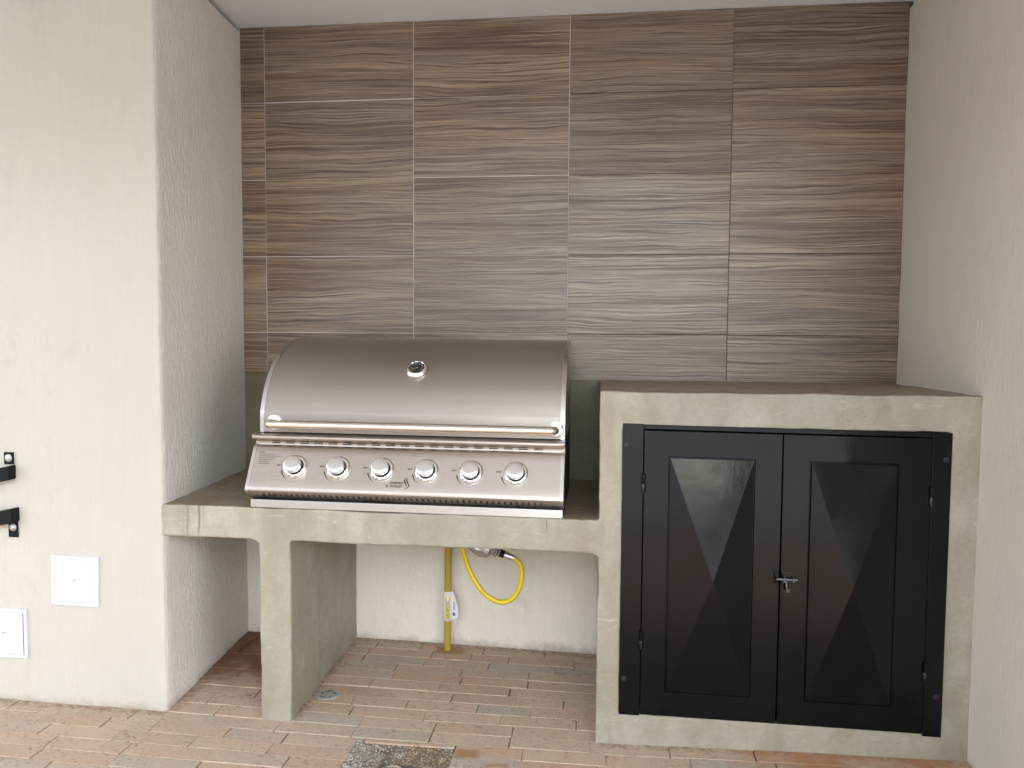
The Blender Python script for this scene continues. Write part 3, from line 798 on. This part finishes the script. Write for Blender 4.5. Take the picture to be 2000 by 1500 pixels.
for k in range(15):
    an = math.radians(-35 + 250 * k / 14); r0, r1 = (0.0150, 0.0195) if k % 2 == 0 else (0.0170, 0.0195)
    ux, uy = math.cos(an), math.sin(an); w = 0.0005
    poly_bm([(ux * r0 - uy * w, uy * r0 + ux * w), (ux * r0 + uy * w, uy * r0 - ux * w), (ux * r1 + uy * w, uy * r1 - ux * w), (ux * r1 - uy * w, uy * r1 + ux * w)], tm @ Matrix.Translation((0, 0, 0.0127)), 0.0002, bm)
link('scale_marks', done(bm, 'scale_marks'), M_DIALW, th)
an = math.radians(205); ux, uy = math.cos(an), math.sin(an)
link('needle', done(poly_bm([(-ux * .004 - uy * .0013, -uy * .004 + ux * .0013), (-ux * .004 + uy * .0013, -uy * .004 - ux * .0013), (ux * .016 + uy * .0004, uy * .016 - ux * .0004), (ux * .016 - uy * .0004, uy * .016 + ux * .0004)], tm @ Matrix.Translation((0, 0, 0.0134)), 0.0004), 'needle'), M_NEEDLE, th)

# control panel
def arcp(cy, cz, r, a0, a1, n): return [(cy + r * math.cos(math.radians(a0 + (a1 - a0) * k / n)), cz + r * math.sin(math.radians(a0 + (a1 - a0) * k / n))) for k in range(n + 1)]
PT, PB = (-.6235, .872), (-.6855, .757)
pan = [(-.575, .9165), (-.618, .9160)] + arcp(-.6285, .9055, .0085, 80, 225, 8) + [(-.6250, .8960), (-.613, .8925), (-.6075, .8885), (-.6065, .8830), (-.6080, .8785), (-.6125, .8765)]
pan += [(-.6165, .8760), (-.6205, .8748), PT]
pan += [(PT[0] + (PB[0] - PT[0]) * k / 6, PT[1] + (PB[1] - PT[1]) * k / 6) for k in range(1, 6)] + [PB]
pan += [(-.6885, .7495), (-.6890, .7445), (-.6870, .7400), (-.6830, .7370), (-.6500, .7155), (-.6420, .7130), (-.6000, .7130), (-.5600, .8000)]
PX0, PX1 = 0.2285, 1.2260
cp = link('control_panel', done(extrude_x(pan, PX0 + 0.004, PX1 - 0.004), 'control_panel', True, 28), M_STEEL_P, gr)
tpn = offset_prof(pan, 0.0012)
for a, c in ((PX0, PX0 + 0.011), (PX1 - 0.011, PX1)):
    link('end_trim', done(extrude_x(tpn, a, c), 'end_trim', True, 28), M_STEEL2, cp)
pt = Vector((0, PT[0] - PB[0], PT[1] - PB[1])).normalized(); pn = Vector((0, -pt.z, pt.y))
def onpanel(x, s, h=0.0): return frame(Vector((x, PT[0], PT[1])) + pt * s + pn * h, (1, 0, 0), pt, pn)
# air slits in the cove above the panel, vent slots under it: too small to pick apart
bm = bmesh.new()
for k in range(19):
    x = 0.283 + k * (1.158 - 0.283 - 0.028) / 18
    box_bm(x, x + 0.028, -.6085, -.6060, .8838, .8862, bm=bm)
o = link('air_slits', done(bm, 'air_slits'), M_GAP, cp); o['kind'] = 'stuff'
bm = bmesh.new(); ud = Vector((0, -.6500 + .6830, .7155 - .7370)).normalized(); un = Vector((0, ud.z, -ud.y))
if un.y > 0: un = -un
for k in range(49):
    x = 0.283 + k * (1.158 - 0.283) / 48
    m = frame(Vector((x, -.6690, .7279)) + un * 0.0002, (1, 0, 0), ud, un)
    poly_bm([(-.0026, -.011), (.0026, -.011), (.0026, .010), (-.0026, .010)], m, 0.0005, bm)
o = link('vent_slots', done(bm, 'vent_slots'), M_GAP, cp); o['kind'] = 'stuff'

# knobs
kx = [0.3798, 0.5190, 0.6600, 0.8015, 0.9405, 1.0793]
for x in kx:
    m = onpanel(x, -0.0630)
    kb = link('knob', done(lathe([(0.0240, 0.0075), (0.0255, 0.010), (0.0268, 0.0260), (0.0272, 0.0310), (0.0262, 0.0345), (0.0235, 0.0362), (0.012, 0.0368), (0, 0.0369)], 40, m), 'knob', True, 40), M_CHROME_S, gr)
    link('bezel', done(lathe([(0.0378, 0), (0.0380, 0.0020), (0.0365, 0.0050), (0.0320, 0.0078), (0.0290, 0.0085), (0.0272, 0.0078), (0.0262, 0.0055)], 40, m), 'bezel', True), M_CHROME, kb)
    link('shadow_ring', done(lathe([(0.0263, 0.0050), (0.0235, 0.0090), (0.0, 0.0090)], 32, m), 'shadow_ring'), M_GAP, kb)
    link('pointer_mark', done(lathe([(0.0016, 0.0), (0.0016, 0.0006), (0, 0.0008)], 10, onpanel(x, -0.0630 + 0.0205, 0.0362)), 'pointer_mark'), M_RED, kb)
    # printed crescent and MAX
    pts = []
    for k in range(11):
        an = math.radians(196 + 46 * k / 10); pts.append((0.0475 * math.cos(an), 0.0475 * math.sin(an)))
    for k in range(10, -1, -1):
        an = math.radians(196 + 46 * k / 10); rr = 0.0475 - 0.0048 * (1 - k / 10) ** 0.8; pts.append((rr * math.cos(an), rr * math.sin(an)))
    bm = poly_bm(pts, m @ Matrix.Translation((0, 0, 0.0002)), 0.0002)
    me = text_mesh('MAX', 0.0062, m @ Matrix.Translation((-0.0605, -0.0015 + 0.0035, 0.0002)), sx=1.15, bold=0.0002)
    bm.from_mesh(me); bpy.data.meshes.remove(me)
    link('flame_print', done(bm, 'flame_print'), M_INK, kb)
    # bezel print under the knob
    bm = bmesh.new()
    for a0 in (228, 250, 285):
        an = math.radians(a0)
        poly_bm([(-.0035, -.0010), (.0035, -.0010), (.0035, .0010), (-.0035, .0010)], m @ Matrix.Rotation(an + math.pi / 2, 4, 'Z') @ Matrix.Translation((0, -0.0335, 0.0072)) @ Matrix.Rotation(math.radians(35), 4, 'X'), 0.0004, bm)
    link('bezel_marks', done(bm, 'bezel_marks'), M_INK, kb)

# maker's print
bm = bmesh.new()
for s, size, x, sy, sx in (('CHIMENEAS', 0.0078, 0.7315, -0.1075, 1.02), ('EL CHALET', 0.0108, 0.7300, -0.1192, 0.98)):
    me = text_mesh(s, size, onpanel(x, sy, 0.0002), shear=0.22, align='RIGHT', sx=sx, bold=0.00035); bm.from_mesh(me); bpy.data.meshes.remove(me)
lg = link('maker_print', done(bm, 'maker_print'), M_INK, cp)
bm = bmesh.new()
def flame(pts_l, pts_r, ox, oy):
    L = [(v.x + ox, v.y + oy) for v in spline([(a, b_, 0) for a, b_ in pts_l], 6)]; R = [(v.x + ox, v.y + oy) for v in spline([(a, b_, 0) for a, b_ in pts_r], 6)]
    poly_bm(L + R[::-1][1:-1], onpanel(0.7335, -0.1265, 0.0002), 0.0002, bm)
flame([(0.0085, 0.0400), (0.0015, 0.0310), (0.0040, 0.0225), (0.0095, 0.0150), (0.0075, 0.0080)], [(0.0085, 0.0400), (0.0055, 0.0310), (0.0085, 0.0240), (0.0125, 0.0160), (0.0075, 0.0080)], -0.002, 0.0)
flame([(0.0150, 0.0290), (0.0130, 0.0225), (0.0165, 0.0140), (0.0120, 0.0070), (0.0030, 0.0000)], [(0.0150, 0.0290), (0.0155, 0.0235), (0.0205, 0.0145), (0.0150, 0.0060), (0.0030, 0.0000)], -0.001, 0.0)
flame([(0.0150, 0.0430), (0.0085, 0.0330), (0.0110, 0.0250), (0.0140, 0.0190)], [(0.0150, 0.0430), (0.0110, 0.0335), (0.0145, 0.0270), (0.0140, 0.0190)], -0.001, 0.0)
link('flame_emblem', done(bm, 'flame_emblem'), M_INK, cp)
bm = bmesh.new()
for k, L in enumerate((0.016, 0.048, 0.072, 0.056, 0.045, 0.036, 0.040)):
    poly_bm([(0, 0), (L, 0), (L, 0.0011 if k else 0.0018), (0, 0.0011 if k else 0.0018)], onpanel(0.2535 , -0.0175 - 0.0063 * k, 0.0002), 0.0002, bm)
o = link('printed_notice', done(bm, 'printed_notice'), M_INK, cp); o['kind'] = 'stuff'

# firebox and front rail
link('firebox', done(box_bm(0.256, 1.214, -.605, -.125, HB - 0.002, .9195, 0.002, 1), 'firebox'), M_BLACKIN, gr)
bm = box_bm(0.2315, 1.2240, -.6560, -.606, HB - 0.0005, HB + 0.0255, 0.0018, 2)
link('front_rail', done(bm, 'front_rail'), M_STEEL2, gr)
for a, c in ((0.2445, 0.2558), (1.2142, 1.2245)):
    link('side_panel', done(box_bm(a, c, -.60, -.128, HB - 0.001, .9150, 0.001, 1), 'side_panel'), M_BLACKIN, gr)
gr.rotation_euler = (0, 0.0050, 0)

# ================================================================== GAS PIPE, STICKER, HOSE, CONNECTOR
gp = root('gas_pipe', (0.750, -0.052, 0), 'upright mustard yellow gas pipe with arrow sticker under the bench', 'pipe')
zb = zf(0.75, -0.05)
link('pipe', done(tube([(0.7500, -0.052, zb - 0.03), (0.7505, -0.052, 0.2), (0.7525, -0.052, 0.45), (0.7530, -0.052, HB0 + 0.01)], 0.0137, 24), 'pipe', True, 60), M_PIPE, gp)
# sticker wrapped round the pipe, its loose end standing out as a flag
def sticker_x(u):                      # u along the paper -> (x,y)
    r = 0.0146; arc_l = r * math.radians(170)
    if u < arc_l:
        an = math.radians(195) + u / r; return (0.7507 + r * math.cos(an), -0.052 + r * math.sin(an))
    return (0.7507 + r * math.cos(math.radians(365)) + (u - arc_l) * 0.98, -0.052 + r * math.sin(math.radians(365)) - (u - arc_l) * 0.28)
UL = 0.0146 * math.radians(170); UT = UL + 0.029
bm = bmesh.new(); NU, NZ = 30, 16; z0s, z1s = 0.1220, 0.2380
def halfh(u):
    if u < UL: return 0.0, 1.0
    k = (u - UL) / (UT - UL); return 0.0 + 0.16 * k ** 2, 1.0 - 0.60 * k ** 1.7
g = []
for i in range(NU + 1):
    u = UT * i / NU; a, c = halfh(u); x, y = sticker_x(u)
    g.append([bm.verts.new((x, y, z0s + (z1s - z0s) * (a + (c - a) * j / NZ))) for j in range(NZ + 1)])
for i in range(NU):
    for j in range(NZ): bm.faces.new((g[i][j], g[i + 1][j], g[i + 1][j + 1], g[i][j + 1]))
me = done(bm, 'sticker', True, 80)
st = link('sticker', me, M_WHITE2, gp)
sd = st.modifiers.new('t', 'SOLIDIFY'); sd.thickness = 0.0006; sd.offset = 0
def on_sticker(pts2, off):             # flat print (u,z) bent onto the pipe
    bm = bmesh.new(); vs = []
    for u, z in pts2:
        x, y = sticker_x(u); d = Vector((x - 0.7507, y + 0.052, 0)).normalized() if u < UL else Vector((-0.27, -0.96, 0))
        vs.append(bm.verts.new(Vector((x, y, z)) + d * off))
    bm.faces.new(vs); return bm
uc = 0.0146 * math.radians(84)
def arrow(s, e):
    w, hw = 0.0066 * s + e, 0.0125 * s + e
    out = []
    for k in range(7): out.append((uc - w + 2 * w * k / 6, 0.1300 - e))
    out += [(uc + w, 0.205 - e), (uc + hw, 0.2045 - e), (uc + hw * 0.5, 0.219), (uc, 0.2335 + e), (uc - hw * 0.5, 0.219), (uc - hw, 0.2045 - e), (uc - w, 0.205 - e)]
    return out
link('arrow_outline', done(on_sticker(arrow(1, 0.0010), 0.0006), 'a'), M_INK, st)
link('arrow', done(on_sticker(arrow(1, -0.0003), 0.0010), 'a'), M_YELLOW, st)
me = text_mesh('GAS NATURAL', 0.0108, Matrix.Identity(4), sx=1.0)
w_ = max(v.co.x for v in me.vertices)
for v in me.vertices:
    u = uc + 0.0036 - v.co.y; z = 0.1325 + v.co.x * (0.0715 / w_); lift = 0.0013 + v.co.z
    x, y = sticker_x(u); d = Vector((x - 0.7507, y + 0.052, 0)).normalized()
    v.co = Vector((x, y, z)) + d * lift
link('lettering', me, M_INK, st)
bm = on_sticker([(UL + 0.006, 0.1400), (UL + 0.016, 0.1400), (UL + 0.017, 0.1470), (UL + 0.013, 0.1550), (UL + 0.006, 0.1540)], 0.0009)
for k, u in enumerate((UL + 0.008, UL + 0.0125)):
    for j in range(6):
        za = 0.160 + j * 0.0062
        b2 = on_sticker([(u, za), (u + 0.0026, za), (u + 0.0026, za + 0.0044), (u, za + 0.0044)], 0.0009)
        me = bpy.data.meshes.new('t'); b2.to_mesh(me); b2.free(); bm.from_mesh(me); bpy.data.meshes.remove(me)
link('blue_print', done(bm, 'blue_print'), M_BLUE, st)

hose_pts = [(0.842, -.30, 0.585), (0.846, -.30, 0.53), (0.8538, -.30, 0.4768), (0.8687, -.30, 0.4254), (0.893, -.30, 0.3707), (0.930, -.30, 0.3202), (0.967, -.30, 0.2958), (0.995, -.30, 0.2896), (1.0315, -.30, 0.3024), (1.057, -.30, 0.3406), (1.0665, -.30, 0.3964), (1.058, -.30, 0.4320), (1.036, -.30, 0.4520)]
tag(link('gas_hose', done(tube(spline(hose_pts, 8), 0.0090, 16), 'gas_hose', True, 70), M_HOSE, origin=(0.95, -0.30, 0.29)), 'bright yellow flexible gas hose hanging in a loop below the bench', 'hose')
gc = root('gas_connector', (0.93, -0.30, 0.50), 'grey foil wrapped gas fitting under the bench at hose end', 'fitting')
d0, d1 = Vector((0.872, -.30, 0.507)), Vector((1.040, -.30, 0.4495))
dv = (d1 - d0).normalized()
up_ = Vector((0, -1, 0)); sd_ = dv.cross(up_)
m = frame(d0, up_, sd_, dv)
bm = lathe([(0, 0), (0.020, 0.001), (0.029, 0.012), (0.034, 0.035), (0.036, 0.060), (0.032, 0.084), (0.018, 0.092), (0, 0.094)], 26, m)
me = done(bm, 'wrapped_body', False); 
bmx = bmesh.new(); bmx.from_mesh(me); bmesh.ops.subdivide_edges(bmx, edges=bmx.edges[:], cuts=1, use_grid_fill=True); bmx.to_mesh(me); bmx.free()
roughen(me, [(0.004, 45), (0.003, 110)])
link('wrapped_body', me, M_FOIL, gc)
link('fitting_nut', done(lathe([(0.016, 0.088), (0.019, 0.091), (0.019, 0.112), (0.016, 0.115), (0.0125, 0.117), (0.0125, 0.124)], 6, m), 'fitting_nut'), M_BOLT, gc)
link('rubber_ring', done(lathe([(0.0125, 0.122), (0.0155, 0.123), (0.0155, 0.127), (0.0125, 0.129), (0.0125, 0.133), (0.0150, 0.134), (0.0150, 0.138), (0.0120, 0.139)], 20, m), 'rubber_ring', True), M_BLACKM, gc)
link('ferrule', done(lathe([(0.0120, 0.137), (0.0125, 0.139), (0.0122, 0.158), (0.0110, 0.172), (0.0098, 0.176), (0, 0.177)], 20, m), 'ferrule', True), M_BOLT, gc)
link('riser', done(tube([(0.905, -.30, 0.515), (0.905, -.30, HB0 + 0.004)], 0.017, 16), 'riser', True), M_BOLT, gc)

# ================================================================== WHITE ACCESS HATCHES
def hatch(x0, x1, z0, z1, label, ajar):
    r = root('access_hatch', ((x0 + x1) / 2, FY, z0), label, 'access panel', 'white access hatches in the pillar wall')
    yf = FY - 0.008
    bm = bmesh.new(); w = 0.0125
    for b_ in ((x0, x1, z1 - w, z1), (x0, x1, z0, z0 + w), (x0, x0 + w, z0 + w, z1 - w), (x1 - w, x1, z0 + w, z1 - w)):
        box_bm(b_[0], b_[1], yf, FY + 0.012, b_[2], b_[3], 0.0012, 1, bm)
    link('frame', done(bm, 'frame'), M_WHITE, r)
    d = link('door', done(box_bm(x0 + w + .0006, x1 - w - (0.0030 if ajar else 0.0006), yf + 0.0006, FY + 0.010, z0 + w + .0006, z1 - w - .0006, 0.0012, 2), 'door'), M_WHITE, r)
    xc, zc = (x0 + x1) / 2, (z0 + z1) / 2
    m = frame((xc, yf + 0.0015, zc + 0.002), (1, 0, 0), (0, 0, 1), (0, -1, 0))
    link('lock_boss', done(lathe([(0.0105, 0), (0.0098, 0.0012), (0.004, 0.0016), (0.0035, 0.0008), (0, 0.0008)], 24, m), 'lock_boss', True), M_WHITE, d)
    link('key_slot', done(box_bm(xc - .004, xc + .004, yf - .0006, yf + .001, zc + .0012, zc + .0030), 'key_slot'), M_BOLTD, d)
    m = frame((x1 - w - 0.018, yf + 0.0015, zc - 0.010), (1, 0, 0), (0, 0, 1), (0, -1, 0))
    bm = lathe([(0.015, 0), (0.0145, 0.002), (0.008, 0.0012), (0, 0.0004)], 24, m @ Matrix.Diagonal((1, 0.55, 1, 1)))
    link('finger_pull', done(bm, 'finger_pull', True), M_WHITE, d)
    return r
h1 = hatch(-0.456, -0.288, 0.341, 0.5075, 'white square plastic access hatch closed flush, higher of the two', False)
h2 = hatch(-0.712, -0.5445, 0.1545, 0.3210, 'white plastic access hatch with dark gap at its door edge', True)
h1.rotation_euler = (0, 0.020, 0)
box('hatch_gap', -0.5605, -0.5575, FY - 0.0052, FY + 0.009, 0.168, 0.308, M_GAP, h2)

# ================================================================== BLACK BRACKETS
def bracket(xt, zt, sgn, label):
    """bolted tab with a flat arm that rises out towards the viewer's left"""
    r = root('wall_bracket', (xt, FY, zt), label, 'bracket', 'black brackets bolted to the pillar wall')
    bm = box_bm(xt - 0.0165, xt + 0.0165, FY - 0.006, FY - 0.0005, min(zt - 0.020, zt + sgn * 0.034), max(zt + 0.020, zt - 0.020), 0.001, 1)
    link('tab', done(bm, 'tab'), M_BLACKM, r)
    za = zt - sgn * 0.044
    bm = bmesh.new(); h = 0.023
    p = [(xt + 0.0215, FY - 0.0005), (xt + 0.0215, FY - 0.034), (xt - 0.30, FY - 0.034), (xt - 0.30, FY - 0.0005)]
    a = [bm.verts.new((x, y, za + h + (xt + 0.0215 - x) * -0.22)) for x, y in p]; c = [bm.verts.new((x, y, za - h + (xt + 0.0215 - x) * -0.22)) for x, y in p]
    bm.faces.new(a); bm.faces.new(c[::-1])
    for i in range(4): bm.faces.new((a[i], c[i], c[(i + 1) % 4], a[(i + 1) % 4]))
    bmesh.ops.bevel(bm, geom=bm.edges[:], offset=0.0015, segments=2, affect='EDGES')
    link('arm', done(bm, 'arm'), M_BLACKM, r)
    m = frame((xt + 0.001, FY - 0.006, zt + sgn * 0.001), (1, 0, 0), (0, 0, 1), (0, -1, 0))
    link('bolt', done(lathe([(0.0120, 0), (0.0120, 0.0015), (0.0085, 0.0022), (0.0080, 0.0060), (0.0050, 0.0072), (0.0042, 0.0050), (0, 0.0050)], 18, m), 'bolt', True), M_BOLT, r)
bracket(-0.5935, 0.8240, 1, 'black steel bracket arm with bolt tab on top of it')
bracket(-0.5850, 0.5960, -1, 'black steel bracket arm with bolt tab hanging below it')

# ================================================================== DRAINS
x0, x1, y0, y1 = DRAIN
dp = root('drain_patch', ((x0 + x1) / 2, y1, -0.01), 'rough pebble mortar patch around the chrome floor drain', 'mortar patch')
bm = bmesh.new(); X = np.linspace(x0 - 0.003, x1 + 0.004, 70); Y = np.linspace(y0, y1 + 0.004, 70)
PP = np.array([[x, y, 0] for y in Y for x in X]); hgt = 0.0045 * vnoise(PP, 60) + 0.003 * vnoise(PP, 150) + 0.005 * vnoise(PP, 14)
g = []
for j, y in enumerate(Y):
    r_ = []
    for i, x in enumerate(X):
        left = max(0, 1 - (x - x0) / 0.13)
        r_.append(bm.verts.new((x, y, zf(x, y) - 0.0075 + 0.0065 * left + hgt[j * len(X) + i])))
    g.append(r_)
for j in range(len(Y) - 1):
    for i in range(len(X) - 1): bm.faces.new((g[j][i], g[j][i + 1], g[j + 1][i + 1], g[j + 1][i]))
link('mortar', done(bm, 'mortar', True, 80), M_AGG, dp)
ib = bmesh.new(); bmesh.ops.create_icosphere(ib, subdivisions=1, radius=1.0)
iv = np.array([v.co[:] for v in ib.verts]); fi = np.array([[v.index for v in f.verts] for f in ib.faces]); ib.free()
pr_ = random.Random(2); VV, FF = [], []
for k in range(6500):
    px, py = pr_.uniform(x0, x1), pr_.uniform(y0, y1)
    if px < x0 + 0.13 and pr_.random() < 0.86: continue
    if abs(px - 0.757) < 0.054 and -0.96 < py < -0.851: continue
    s_ = pr_.uniform(0.0012, 0.0032); an = pr_.uniform(0, 3.1); left = max(0, 1 - (px - x0) / 0.13)
    q = iv * np.array([s_ * pr_.uniform(.8, 1.6), s_, s_ * 0.7])
    q = np.stack([q[:, 0] * math.cos(an) - q[:, 1] * math.sin(an), q[:, 0] * math.sin(an) + q[:, 1] * math.cos(an), q[:, 2]], 1)
    FF.append(fi + len(VV) * len(iv)); VV.append(q + np.array([px, py, zf(px, py) - 0.0068 + 0.006 * left + pr_.uniform(-.001, .0015)]))
me = bpy.data.meshes.new('pebbles'); me.from_pydata(np.concatenate(VV).tolist(), [], np.concatenate(FF).tolist())
me.polygons.foreach_set('use_smooth', [True] * len(me.polygons))
o = link('pebbles', me, M_PEB, dp); o['kind'] = 'stuff'
fd = root('floor_drain', (0.757, -0.905, -0.01), 'domed chrome floor drain set in the pebble mortar', 'drain')
zd = zf(0.757, -0.9) - 0.001
bm = box_bm(0.7075, 0.8065, -0.955, -0.855, zd - 0.02, zd, 0.002, 2)
link('frame_plate', done(bm, 'frame_plate'), M_DRAINP, fd)
m = Matrix.Translation((0.757, -0.905, zd))
link('dome', done(lathe([(0.042, -0.001), (0.042, 0.003), (0.0395, 0.006), (0.037, 0.0055), (0.033, 0.009), (0.024, 0.0145), (0.012, 0.0175), (0, 0.0185)], 48, m), 'dome', True), M_CHROME, fd)
# small round plastic cover with swirling slots
cz_ = zf(0.416, -0.478) + 0.0005
cv = root('cleanout_cover', (0.416, -0.478, cz_), 'small grey round drain cover with swirl slots beside bench leg', 'drain cover')
m = Matrix.Translation((0.416, -0.478, cz_))
link('disc', done(lathe([(0.038, -0.004), (0.038, 0.0015), (0.0365, 0.0028), (0.034, 0.0020), (0.0325, 0.0026), (0, 0.0030)], 40, m), 'disc', True), M_GREYP, cv)
for k in range(5):
    pts = []
    for q in range(9):
        t = q / 8; an = math.radians(72 * k + 55 * t); rr = 0.030 - 0.012 * t; pts.append((rr * math.cos(an), rr * math.sin(an)))
    for q in range(8, -1, -1):
        t = q / 8; an = math.radians(72 * k + 55 * t + 4); rr = 0.030 - 0.012 * t - 0.0035 * math.sin(math.pi * t); pts.append((rr * math.cos(an), rr * math.sin(an)))
    link('slot', done(poly_bm(pts, m @ Matrix.Translation((0, 0, 0.0029)), 0.0003), 'slot'), M_GAP, cv)

# ================================================================== ADDED HOUSES (behind the camera, sized and placed to shape light and reflections)
def house(x0, x1, y0, y1, h, label):
    r = root('light_shaping_house', ((x0 + x1) / 2, y1, -0.07), label, 'house', 'unseen houses added to shape the light')
    box('wall', x0, x1, y0, y1, -0.08, h, M_FACADE, r)
    rf = box('roof', x0 - 0.4, x1 + 0.4, y0 - 0.4, y1 + 0.4, h, h + 0.25, M_ROOFT, r, 0.03)
    n = max(1, int((x1 - x0) / 3.0))
    for fl in range(int(h // 2.7)):
        for k in range(n):
            cx = x0 + (k + 0.5) * (x1 - x0) / n; zz = 0.9 + fl * 2.7
            w = box('window', cx - 0.75, cx + 0.75, y1 - 0.02, y1 + 0.03, zz, zz + 1.3, M_WHITE, r)
            box('pane', cx - 0.68, cx + 0.68, y1 + 0.031, y1 + 0.036, zz + 0.07, zz + 1.23, M_GLASS, w)
house(-18.0, -1.2, -24.0, -15.0, 4.2, 'unseen tan house added to shape the light, longer of the two')
house(6.0, 16.0, -26.0, -17.0, 4.2, 'unseen tan house added to shape the light, shorter of the two')
